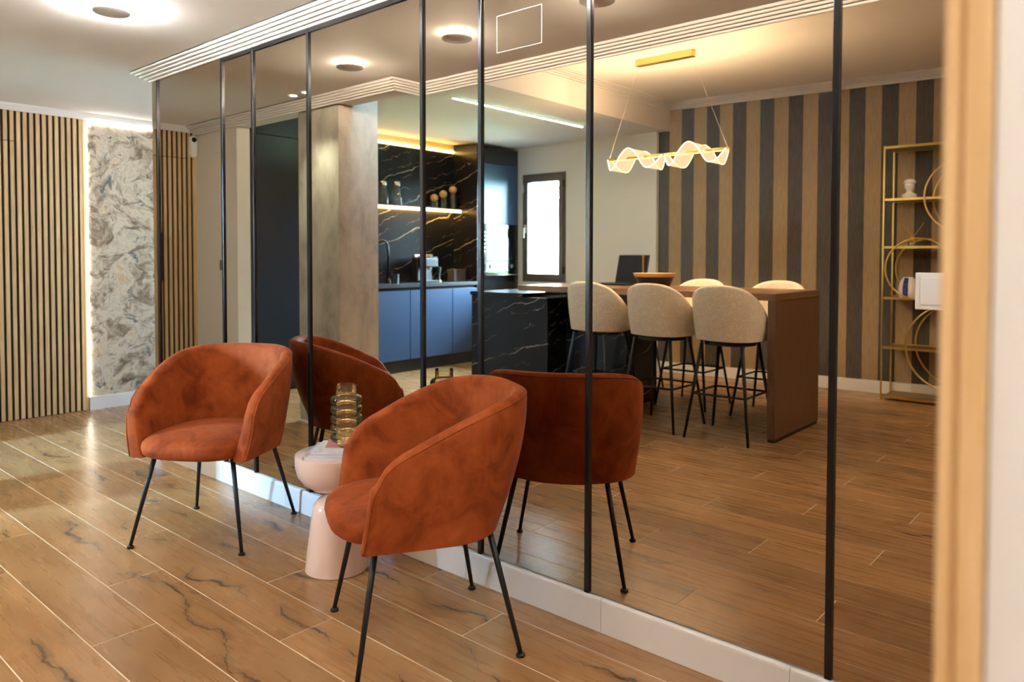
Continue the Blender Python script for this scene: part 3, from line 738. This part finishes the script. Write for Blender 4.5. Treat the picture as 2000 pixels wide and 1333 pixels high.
# ================================================================== KITCHEN
KX = -5.95; NB = -6.33
def cab(name, label, y0, y1, z0, z1, mat, seams, cat='cabinet', kick=None, group=None, xb=-6.39):
    """unit against the left wall; y0>y1 not required; doors between seams"""
    t = thing(name, label, cat, ((KX+xb)/2, (y0+y1)/2, z0), 0, group)
    box('carcass', xb, KX-0.020, y0, y1, z0 if kick is None else kick, z1, 'charcoal', t)
    if kick is not None: box('plinth', xb, KX-0.06, y0, y1, z0, kick, 'charcoal', t)
    for a, b in seams: box('door', KX-0.0195, KX, y0+0.002, y1-0.002, a+0.002, b-0.002, mat, t, bevel=0.0015)
    return t
for k, (a, b, lb) in enumerate(((-1.90, -1.30, 'tall dark cabinet just behind the passage jamb'), (-2.50, -1.90, 'tall dark cabinet between the passage and the lit niche'))):
    cab('tall_cabinet', lb, a, b, 0, 2.50, 'charcoal', [(0.10, 2.285), (2.285, 2.498)], kick=0.10, group='tall kitchen cabinets')
for a, b, lb in ((-3.20, -2.505, 'blue base cabinet at the pillar end of the worktop'), (-3.82, -3.205, 'blue base cabinet in the middle under the worktop'), (-4.215, -3.825, 'narrow blue base cabinet beside the oven tower')):
    cab('base_cabinet', lb, a, b, 0, 0.865, 'navy', [(0.135, 0.862)], kick=0.13, group='blue base cabinets')
wt = box('worktop', NB+0.002, KX+0.015, -4.215, -2.505, 0.892, 0.930, 'counter', bevel=0.002); tag(wt, 'dark slim kitchen worktop over the blue cabinets', 'worktop')
rc = box('shadow_gap', NB+0.002, KX-0.035, -4.215, -2.505, 0.866, 0.8915, 'charcoal'); tag(rc, 'recessed dark rail under the kitchen worktop', 'rail')
sp = struct(box('wall_backsplash', -6.398, NB, -4.215, -2.505, 0.930, 2.425, 'marble_y'))
sbox('wall_niche_head', -6.398, NB+0.002, -4.215, -2.505, 2.425, 2.53, 'glow')
ld = thing('led_strip', 'yellow light strip along the top of the marble niche', 'light strip', (NB+0.01, -3.36, 2.425))
box('diffuser', NB+0.002, NB+0.016, -4.212, -2.52, 2.428, 2.450, 'led_warm', ld)
sh_ = thing('niche_shelf', 'glowing yellow edged shelf across the marble niche', 'shelf', (-6.27, -3.36, 1.73))
box('board', NB, -6.215, -4.213, -2.52, 1.752, 1.772, 'charcoal', sh_)
box('light_edge', -6.214, -6.206, -4.213, -2.52, 1.727, 1.757, 'led_warm', sh_)
box('underside_light', NB+0.03, -6.2145, -4.21, -2.52, 1.744, 1.7515, 'led_warm', sh_)
# oven tower
ot = thing('oven_tower', 'tall charcoal oven tower with marble side beside the window', 'cabinet', (-6.16, -4.58, 0))
box('marble_side', -6.395, KX+0.0, -4.240, -4.2165, 0, 2.40, 'marble_x', ot)
box('head_panel', -6.395, KX+0.0, -4.240, -4.2165, 2.402, 2.50, 'charcoal', ot)
box('carcass', -6.395, KX-0.021, -4.94, -4.2405, 0.0, 2.50, 'charcoal', ot)
for a, b, mt in ((2.306, 2.498, 'charcoal'), (1.600, 2.302, 'navy'), (0.10, 0.555, 'charcoal')):
    box('door', KX-0.020, KX, -4.935, -4.243, a, b, mt, ot, bevel=0.0015)
box('stile', KX-0.020, KX, -4.935, -4.905, 0.557, 1.598, 'charcoal', ot)
box('stile', KX-0.020, KX, -4.290, -4.243, 0.557, 1.598, 'charcoal', ot)
mw = thing('microwave', 'black glass built-in microwave under the lift-up door', 'microwave', (KX-0.01, -4.60, 1.16))
box('glass_door', KX-0.0195, KX+0.004, -4.903, -4.40, 1.165, 1.595, 'blackglass', mw, bevel=0.001)
box('control_panel', KX-0.0195, KX+0.004, -4.398, -4.293, 1.165, 1.595, 'blackglass', mw, bevel=0.001)
for k in range(6): box('button', KX+0.0035, KX+0.006, -4.36, -4.33, 1.27+0.045*k, 1.285+0.045*k, 'plastic', mw)
ov = thing('oven', 'black built-in oven with steel handle and round knobs', 'oven', (KX-0.01, -4.60, 0.56))
box('control_panel', KX-0.0195, KX+0.003, -4.903, -4.293, 1.045, 1.160, 'blackglass', ov, bevel=0.001)
box('glass_door', KX-0.0195, KX+0.003, -4.903, -4.293, 0.558, 1.040, 'blackglass', ov, bevel=0.001)
for y in (-4.45, -4.80):
    m = MB().lathe([(0.0, 0.0), (0.026, 0.0), (0.024, 0.018), (0.0, 0.020)], n=18); m.v = [(KX+0.003+zz_, y+xx, 1.10+yy) for xx, yy, zz_ in m.v]; autosmooth(m.build('knob', 'steel', ov), 40)
MB().tube([(KX+0.003, -4.33, 1.000), (KX+0.045, -4.33, 1.000), (KX+0.045, -4.87, 1.000), (KX+0.003, -4.87, 1.000)], 0.009, 8).build('handle', 'steel', ov, smooth=True)

# things on the worktop
def lathe_thing(name, label, cat, parts, x, y, z, group=None, n=24):
    t = thing(name, label, cat, (x, y, z), 0, group)
    for pn, prof, mt in parts: autosmooth(MB().lathe(prof, (x, y, z), n).build(pn, mt, t), 45)
    return t
ft = thing('faucet', 'black swan neck kitchen faucet on the worktop', 'faucet', (-6.24, -3.15, 0.93))
q = [(-6.24, -3.15, 0.93), (-6.24, -3.15, 1.30)]+[(-6.24+0.0*math.sin(a), -3.15+0.085-0.085*math.cos(a), 1.30+0.085*math.sin(a)) for a in [PI*k/10 for k in range(1, 11)]]+[(-6.24, -2.98, 1.22)]
MB().tube(q, 0.012, 10).build('spout', 'profile', ft, smooth=True)
MB().lathe([(0, 0), (0.027, 0), (0.027, 0.02), (0.018, 0.05), (0, 0.05)], (-6.24, -3.15, 0.93), 20).build('base', 'profile', ft, smooth=True)
MB().tube([(-6.24, -3.15, 1.02), (-6.18, -3.15, 1.05)], 0.006, 8).build('lever', 'profile', ft, smooth=True)
lathe_thing('tumbler', 'dark cup beside the faucet on the worktop', 'cup', [('body', [(0, 0), (0.040, 0), (0.045, 0.10), (0.041, 0.10), (0.037, 0.006), (0, 0.006)], 'charcoal')], -6.12, -3.14, 0.93)
ol = thing('power_outlet', 'beige double power outlet on the black marble', 'outlet', (NB+0.005, -3.73, 1.17))
box('plate', NB, NB+0.010, -3.868, -3.596, 1.165, 1.240, 'plastic', ol, bevel=0.003)
for y in (-3.80, -3.665):
    m = MB().lathe([(0.0, 0.004), (0.022, 0.004), (0.024, 0.0), (0.027, 0.0), (0.027, 0.002)], n=18); m.v = [(NB+0.009+c_, y+a_, 1.203+b_) for a_, b_, c_ in m.v]; m.build('socket', 'grey', ol)
cm = thing('coffee_machine', 'black coffee machine in front of the outlet', 'coffee machine', (-6.15, -3.60, 0.93))
box('body', -6.26, -6.16, -3.72, -3.49, 0.935, 1.20, 'black', cm, bevel=0.012); box('head', -6.16, -6.05, -3.70, -3.51, 1.10, 1.20, 'black', cm, bevel=0.012)
box('drip_tray', -6.16, -6.04, -3.70, -3.51, 0.931, 0.955, 'charcoal', cm, bevel=0.004); MB().lathe([(0, 0), (0.014, 0), (0.018, 0.03), (0, 0.03)], (-6.10, -3.605, 1.072), 16).build('spout', 'steel', cm)
box('lid', -6.25, -6.06, -3.70, -3.51, 1.2005, 1.212, 'charcoal', cm, bevel=0.004)
lathe_thing('pepper_mill', 'slim dark mill with copper foot on the worktop', 'mill', [('foot', [(0, 0), (0.032, 0), (0.030, 0.022), (0, 0.022)], 'cork'), ('body', [(0, 0.022), (0.020, 0.022), (0.016, 0.07), (0.026, 0.12), (0.030, 0.165), (0.0, 0.175)], 'black')], -6.14, -3.79, 0.93)
wb = thing('wicker_box', 'grey woven box at the oven end of the worktop', 'box', (-6.15, -4.08, 0.93))
box('body', -6.20, -6.09, -4.175, -3.985, 0.931, 1.050, 'wicker', wb, bevel=0.006); box('lid', -6.205, -6.085, -4.18, -3.98, 1.0505, 1.068, 'wicker', wb, bevel=0.005)
for (y, hgt, lb) in ((-3.10, 0.24, 'glass carafe with metal top nearest the pillar'), (-3.29, 0.25, 'glass carafe with metal top, second on the shelf')):
    lathe_thing('carafe', lb, 'carafe', [('body', [(0, 0), (0.062, 0), (0.066, 0.01), (0.062, 0.10), (0.048, 0.17), (0.040, hgt-0.04), (0.038, hgt-0.04), (0.046, 0.17), (0.059, 0.10), (0.062, 0.012), (0, 0.006)], 'clear'),
                ('metal_top', [(0.0, hgt-0.04), (0.041, hgt-0.042), (0.044, hgt-0.01), (0.036, hgt), (0, hgt+0.004)], 'steel')], -6.268, y, 1.773, 'glass carafes on the lit shelf')
for (y, hgt, lb) in ((-3.846, 0.075, 'shortest cork stopped glass jar on the lit shelf'), (-3.985, 0.125, 'middle cork stopped glass jar on the lit shelf'), (-4.14, 0.185, 'tallest cork stopped glass jar on the lit shelf')):
    lathe_thing('glass_jar', lb, 'jar', [('body', [(0, 0), (0.046, 0), (0.048, 0.006), (0.048, hgt-0.01), (0.034, hgt), (0.032, hgt), (0.045, hgt-0.012), (0.045, 0.008), (0, 0.006)], 'clear'),
                ('cork_ball', [(0.0, hgt-0.012)]+[(0.046*math.cos(a), hgt+0.036+0.043*math.sin(a)) for a in [-PI/2+0.35+k*(PI-0.35)/10 for k in range(11)]], 'cork')], -6.268, y, 1.773, 'cork stopped jars on the lit shelf')
# linear light in kitchen ceiling
ll = thing('linear_lamp', 'long thin greenish white light line in the kitchen ceiling', 'ceiling lamp', (-4.435, -3.25, 2.52))
box('channel', -4.446, -4.424, -4.165, -2.342, 2.522, 2.5299, 'plastic', ll); box('diffuser', -4.4405, -4.4295, -4.16, -2.347, 2.517, 2.5215, 'led_cool', ll)

# ================================================================== ISLAND AND BAR TABLE
isl = thing('kitchen_island', 'black marble kitchen island with pale veins', 'island', (-4.0, -3.3, 0))
box('front_panel', -4.70, -3.83, -2.86, -2.84, 0.0, 0.872, 'marble_x', isl); box('side_panel', -4.70, -4.68, -3.58, -2.8605, 0.0, 0.872, 'marble_y', isl)
box('knee_panel', -3.829, -3.25, -3.12, -3.10, 0.0, 0.925, 'marble_x', isl); box('end_panel', -3.25, -3.23, -3.58, -3.10, 0.0, 0.925, 'marble_y', isl)
box('carcass', -4.678, -3.252, -3.58, -3.122, 0.0, 0.871, 'charcoal', isl); box('inner_side', -3.85, -3.83, -3.12, -2.861, 0.0, 0.872, 'marble_y', isl)
box('slab', -4.71, -4.09, -3.60, -2.83, 0.873, 0.905, 'marble_x', isl, bevel=0.002)
bt = thing('bar_table', 'walnut bar table with a panel leg joined to the island', 'table', (-3.0, -3.17, 0))
box('table_top', -4.085, -1.885, -3.58, -2.765, 0.932, 0.978, 'walnut_top', bt, bevel=0.002)
box('panel_leg', -1.940, -1.885, -3.578, -2.767, 0.022, 0.9315, 'walnut', bt, bevel=0.002); box('plinth', -1.936, -1.889, -3.57, -2.775, 0.0, 0.0215, 'black', bt)
box('mount', -4.085, -3.27, -3.57, -3.125, 0.906, 0.9315, 'black', bt)

# ================================================================== STOOLS
def make_stool():
    t = thing('bar_stool', '', 'bar stool')
    a = 0.250; path = upath(a, 0.225, -0.06, 0.248, 28, 3)
    n = len(path); zt = []; zb = []
    for i, (x, y, nx, ny) in enumerate(path):
        s = abs((i/(n-1))*2-1)
        zt.append(0.715+0.320*max(0, 1-s**2.1)**0.72); zb.append(0.662)
    sh = sweep_shell(path, zt, zb, lambda i: 0.030, 1.6, 0.050, 0.012, zin=0.672)
    autosmooth(sh.build('backrest', 'boucle', t, world=False), 60)
    autosmooth(cushion(0.215, 0.215, 0, -0.03, 0.645, 0.745, 2.4, 0.5, 0.012).build('seat', 'boucle', t, world=False), 70)
    MB().lathe([(0, 0.628), (0.17, 0.628), (0.17, 0.648), (0, 0.648)], n=24).build('seat_pan', 'black', t, world=False)
    for sx in (-1, 1):
        for sy in (-1, 1):
            MB().tube([(sx*0.140, sy*0.140, 0.64), (sx*0.222, sy*0.228, 0.0)], [0.013, 0.009], 10).build('leg', 'black', t, world=False, smooth=True)
    zf = 0.30; k = 0.140+(0.64-zf)/0.64*0.084
    for a_, b_ in (((-k, -k), (k, -k)), ((k, -k), (k, k)), ((k, k), (-k, k)), ((-k, k), (-k, -k))):
        MB().tube([(*a_, zf), (*b_, zf)], 0.0075, 8).build('footrest', 'black', t, world=False, smooth=True)
    return t
s0 = make_stool()
SL = [((-2.20, -2.775), 1, 'cream boucle bar stool at the near side by the panel leg'), ((-2.72, -2.775), 1, 'cream boucle bar stool in the middle of the near side'), ((-3.26, -2.775), 1, 'cream boucle bar stool at the near side by the island'),
      ((-2.26, -3.62), -1, 'cream boucle bar stool at the far side by the panel leg'), ((-2.91, -3.62), -1, 'cream boucle bar stool in the middle of the far side'), ((-3.66, -3.835), -1, 'cream boucle bar stool at the far side behind the bowl')]
for i, ((x, y), d, lb) in enumerate(SL):
    o = s0 if i == 0 else copy_tree(s0)
    o.location = (x, y, 0); o.rotation_euler = (0, 0, (0.0 if d > 0 else PI)+(0.03*(i % 3-1))); tag(o, lb, None, 'boucle bar stools')

# things on the bar table
bw = thing('bowl', 'black bowl with a wooden rim and inside on the bar table', 'bowl', (-2.955, -3.06, 0.979))
autosmooth(MB().lathe([(0, 0), (0.105, 0), (0.112, 0.004), (0.150, 0.085), (0, 0.085)][:4]+[(0.146, 0.085), (0.108, 0.012), (0.0, 0.010)], (-2.955, -3.06, 0.979), 36).build('outside', 'black', bw), 40)
autosmooth(MB().lathe([(0.1505, 0.0855), (0.162, 0.112), (0.158, 0.113), (0.1455, 0.087), (0.1075, 0.014), (0, 0.0125), (0, 0.0115), (0.109, 0.0115), (0.1465, 0.0855)], (-2.955, -3.06, 0.979), 36).build('wooden_rim', 'bowlwood', bw), 40)
lp = thing('laptop', 'black open laptop on the bar table behind the bowl', 'laptop', (-3.47, -3.38, 0.979), math.radians(180-11))
MB().bbox(-0.18, 0.18, -0.12, 0.12, 0.0, 0.016, 0.004).build('base', 'black', lp, world=False)
MB().box(-0.165, 0.165, -0.06, 0.10, 0.0162, 0.018).build('keyboard', 'darkscreen', lp, world=False)
m = MB().bbox(-0.18, 0.18, -0.004, 0.004, 0.0, 0.245, 0.003); rt = Matrix.Rotation(math.radians(-12), 3, 'X'); m.v = [tuple(rt @ Vector(v)+Vector((0, 0.118, 0.014))) for v in m.v]; lid = m.build('lid', 'black', lp, world=False)
m = MB().box(-0.17, 0.17, -0.0055, -0.0042, 0.012, 0.235); m.v = [tuple(rt @ Vector(v)+Vector((0, 0.118, 0.014))) for v in m.v]; m.build('screen', 'darkscreen', lid, world=False)
lp.rotation_euler = (0, 0, math.radians(180+12))
cs = lathe_thing('candlestick', 'thin gold stick between the bowl and the laptop', 'candlestick', [('foot', [(0, 0), (0.03, 0), (0.028, 0.006), (0.006, 0.012), (0, 0.012)], 'gold'), ('stem', [(0.006, 0.010), (0.006, 0.235), (0.009, 0.24), (0.009, 0.25), (0, 0.25)], 'gold')], -3.20, -3.30, 0.979)

# ================================================================== PENDANT
PX0, PX1, PY, PZ = -3.46, -2.415, -3.18, 2.012
pn = thing('pendant_lamp', 'gold bar pendant with glowing twisted acrylic ribbons', 'pendant lamp', ((PX0+PX1)/2, PY, PZ))
box('canopy', -3.27, -2.765, -3.335, -3.275, 2.765, DC-0.0005, 'gold', pn, bevel=0.003)
MB().box(PX0, PX1, PY-0.012, PY+0.012, PZ-0.002, PZ+0.002).box(PX0, PX1, PY-0.012, PY-0.0105, PZ-0.012, PZ+0.010).box(PX0, PX1, PY+0.0105, PY+0.012, PZ-0.012, PZ+0.010).build('bar', 'gold', pn)
for xa, xb_ in ((-3.255, PX0+0.006), (-2.78, PX1-0.006)): MB().tube([(xa, -3.30, 2.767), (xb_, PY, PZ+0.006)], 0.0011, 5).build('wire', 'plastic', pn)
for dz_, rx_, pw_ in ((-0.004, 0.0, 58), (0.004, PI, 26)):
    l = bpy.data.lights.new('pendant_light', 'AREA'); l.shape = 'RECTANGLE'; l.size = 1.0; l.size_y = 0.016; l.energy = pw_; l.color = (1.0, 0.80, 0.56)
    o = bpy.data.objects.new('pendant_light', l); COL.objects.link(o); o.parent = pn; o.location = (0, 0, dz_); o.rotation_euler = (rx_, 0, 0)
XM = (PX0+PX1)/2-0.0
for x0, x1 in ((PX0+0.01, XM-0.012), (XM+0.012, PX1-0.01)):
    e1, e2 = [], []; N = 48
    for i in range(N+1):
        t_ = i/N; x = x0+(x1-x0)*t_; sn_ = math.sin(3*PI*t_)
        zr = -0.100*sn_ if sn_ > 0 else -0.062*sn_
        wd = 0.030+0.090*min(1, math.sin(PI*t_)*1.8)
        e1.append((x, PY+wd, PZ+zr)); e2.append((x, PY-wd, PZ+zr))
    rows_ = [[tuple(Vector(p)*(1-k/6)+Vector(q)*(k/6)) for k in range(7)] for p, q in zip(e1, e2)]
    bot = [[(a, b, c-0.003) for a, b, c in r] for r in rows_]
    m = MB().grid([r+bb_[::-1] for r, bb_ in zip(rows_, bot)], closed_v=True); rb = m.build('ribbon', 'acrylic', pn, smooth=True)
    MB().tube(e1, 0.003, 6).build('glowing_edge', 'rim', rb, smooth=True); MB().tube(e2, 0.003, 6).build('glowing_edge', 'rim', rb, smooth=True)

# ================================================================== ETAGERE AND THINGS ON IT
ex0, ex1, ey0, ey1 = -1.80, -0.86, -4.87, -5.17
et = thing('etagere', 'tall gold metal shelf unit with ring ornaments before the striped wall', 'shelf unit', ((ex0+ex1)/2, (ey0+ey1)/2, 0))
for x in (ex0, ex1):
    for y in (ey0, ey1): box('post', x-0.006, x+0.006, y-0.006, y+0.006, 0, 2.158, 'gold', et)
SZ = [2.145, 1.705, 1.303, 0.872, 0.450, 0.030]
for z in SZ:
    sb = box('shelf', ex0+0.0085, ex1-0.0085, ey1+0.004, ey0-0.004, z-0.010, z+0.002, 'golddark', et)
    box('shelf_rim', ex0+0.0085, ex1-0.0085, ey0-0.004, ey0+0.008, z-0.012, z+0.008, 'gold', sb); box('shelf_rim', ex0+0.0085, ex1-0.0085, ey1-0.008, ey1+0.004, z-0.012, z+0.008, 'gold', sb)
for cx, cz, r in ((-1.525, 1.120, 0.252), (-1.19, 1.715, 0.30), (-1.255, 0.480, 0.355)):
    for y in (ey0+0.014, ey1-0.014):
        MB().tube([(cx+r*math.cos(2*PI*k/48), y, cz+r*math.sin(2*PI*k/48)) for k in range(48)], 0.0075, 8, True).build('ring', 'gold', et, smooth=True)
bx_, by_, bz_ = -1.64, -5.02, 1.708
bu = thing('bust', 'small white plaster bust on the gold shelf unit', 'bust', (bx_, by_, bz_))
def blob(c, r, n=16, k=10):
    return MB().grid([[(c[0]+r[0]*math.cos(2*PI*i/n)*math.cos(-PI/2+PI*j/k), c[1]+r[1]*math.sin(2*PI*i/n)*math.cos(-PI/2+PI*j/k), c[2]+r[2]*math.sin(-PI/2+PI*j/k)) for i in range(n)] for j in range(k+1)], closed_v=True)
m = MB().grid([[(bx_+rx*math.cos(2*PI*i/20), by_+ry*math.sin(2*PI*i/20), bz_+z) for i in range(20)] for rx, ry, z in ((0.0, 0.0, 0), (0.040, 0.030, 0), (0.052, 0.034, 0.012), (0.062, 0.036, 0.030), (0.054, 0.034, 0.044), (0.028, 0.024, 0.056), (0.023, 0.022, 0.070), (0.027, 0.028, 0.080), (0.036, 0.040, 0.098), (0.038, 0.043, 0.118), (0.036, 0.040, 0.136), (0, 0, 0.146))], closed_v=True)
m.build('shoulders_and_head', 'plaster', bu, smooth=True)
blob((bx_, by_-0.006, bz_+0.145), (0.048, 0.050, 0.030)).build('hair', 'plaster', bu, smooth=True)
blob((bx_, by_+0.038, bz_+0.112), (0.006, 0.010, 0.012), 10, 6).build('nose', 'plaster', bu, smooth=True)
dx, dy, dz = -1.605, -5.00, 1.306
df = lathe_thing('reed_diffuser', 'glass reed diffuser with gold cap and sticks', 'diffuser', [('bottle', [(0, 0), (0.034, 0), (0.036, 0.004), (0.036, 0.040), (0.014, 0.048), (0.014, 0.050), (0, 0.05)], 'clear'), ('cap', [(0, 0.05), (0.020, 0.05), (0.020, 0.080), (0.006, 0.082), (0, 0.082)], 'gold')], dx, dy, dz)
for ax, ay in ((-0.085, 0.01), (-0.07, -0.02), (-0.06, 0.03), (0.085, 0.0)): MB().tube([(dx, dy, dz+0.075), (dx+ax, dy+ay, dz+0.20)], 0.0022, 5).build('reed', 'bowlwood', df)
vx, vy, vz = -1.63, -5.0, 0.875
vb = lathe_thing('rounded_vase', 'white rounded vase with a cobalt blue braided band', 'vase', [('body', [(0, 0), (0.066, 0), (0.076, 0.03), (0.078, 0.07), (0.070, 0.115), (0.052, 0.155), (0.036, 0.172), (0.032, 0.170), (0.04, 0.15), (0, 0.14)], 'plaster')], vx, vy, vz)
for k in range(9):
    zz2 = 0.010+0.0185*k; rr = [0.069, 0.073, 0.077, 0.0785, 0.0775, 0.074, 0.068, 0.060, 0.050][k]
    for sgn in (-1, 1):
        ang = math.radians(95)+sgn*0.13
        blob((vx+rr*math.cos(ang), vy+rr*math.sin(ang), vz+zz2), (0.013, 0.010, 0.011), 8, 6).build('blue_knot', 'cobalt', vb, smooth=True)

# ================================================================== OUTSIDE THE KITCHEN WINDOW
g_ = struct(mk('ground', [(4, -9.0, 0.1), (-18, -9.0, 0.1), (4, -12, 0.86), (-18, -12, 0.86), (4, -9.0, -0.2), (-18, -9.0, -0.2)], [(1, 0, 2, 3), (0, 1, 5, 4)], 'grass'))
sbox('bounce_terrace', -18, 4, -9.0, -5.2, -0.2, 0.1, 'path')  # unseen pale ground, put in to bounce neutral light up through the window
pth = struct(mk('path', [(-20, -12, 0.86), (2, -12, 0.86), (2, -17, 1.14), (-24, -17, 1.14)], [(0, 1, 2, 3)], 'path'))
col_ = struct(box('wall_outside', -6.95, -6.41, -6.3, -5.85, -0.05, 3.2, 'peach'))
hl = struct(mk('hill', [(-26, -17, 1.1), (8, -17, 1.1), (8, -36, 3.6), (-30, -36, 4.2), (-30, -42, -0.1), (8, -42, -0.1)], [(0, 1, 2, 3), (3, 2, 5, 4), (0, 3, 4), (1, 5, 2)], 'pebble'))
def shrub(name, label, cat, x, y, h0, r, n, trunk, group=None):
    t = thing(name, label, cat, (x, y, -0.05), 0, group); rr = random.Random(int(abs(x*100)+n))
    m = MB()
    for _ in range(n):
        a, u_, q_ = rr.uniform(0, 2*PI), rr.uniform(-1, 1), rr.random()**0.4
        c = Vector((x+r*q_*math.cos(a)*math.sqrt(1-u_*u_), y+r*q_*math.sin(a)*math.sqrt(1-u_*u_), h0+r*1.1*q_*u_))
        d = Vector((rr.uniform(-1, 1), rr.uniform(-1, 1), rr.uniform(-1, 1))).normalized(); e = d.orthogonal().normalized(); f_ = d.cross(e); s = rr.uniform(0.05, 0.10)
        m.add([c+e*s, c+f_*s*0.5, c-e*s, c-f_*s*0.5], [(0, 1, 2, 3)])
    l = m.build('foliage', 'leaf', t); l['kind'] = 'stuff'
    MB().tube([(x, y, -0.1), (x+0.05, y, h0*0.5), (x, y, h0)], [0.09, 0.06, 0.03], 8).build('trunk', 'bark', t, smooth=True)
shrub('tree', 'leafy tree outside the kitchen window', 'tree', -8.15, -8.1, 2.1, 0.55, 900, True)
shrub('shrub', 'low green shrub below the kitchen window', 'shrub', -7.2, -7.7, 0.30, 0.55, 700, True, 'garden shrubs')
shrub('shrub', 'green shrub at the edge of the pale path', 'shrub', -8.2, -9.3, 0.5, 0.5, 700, True, 'garden shrubs')
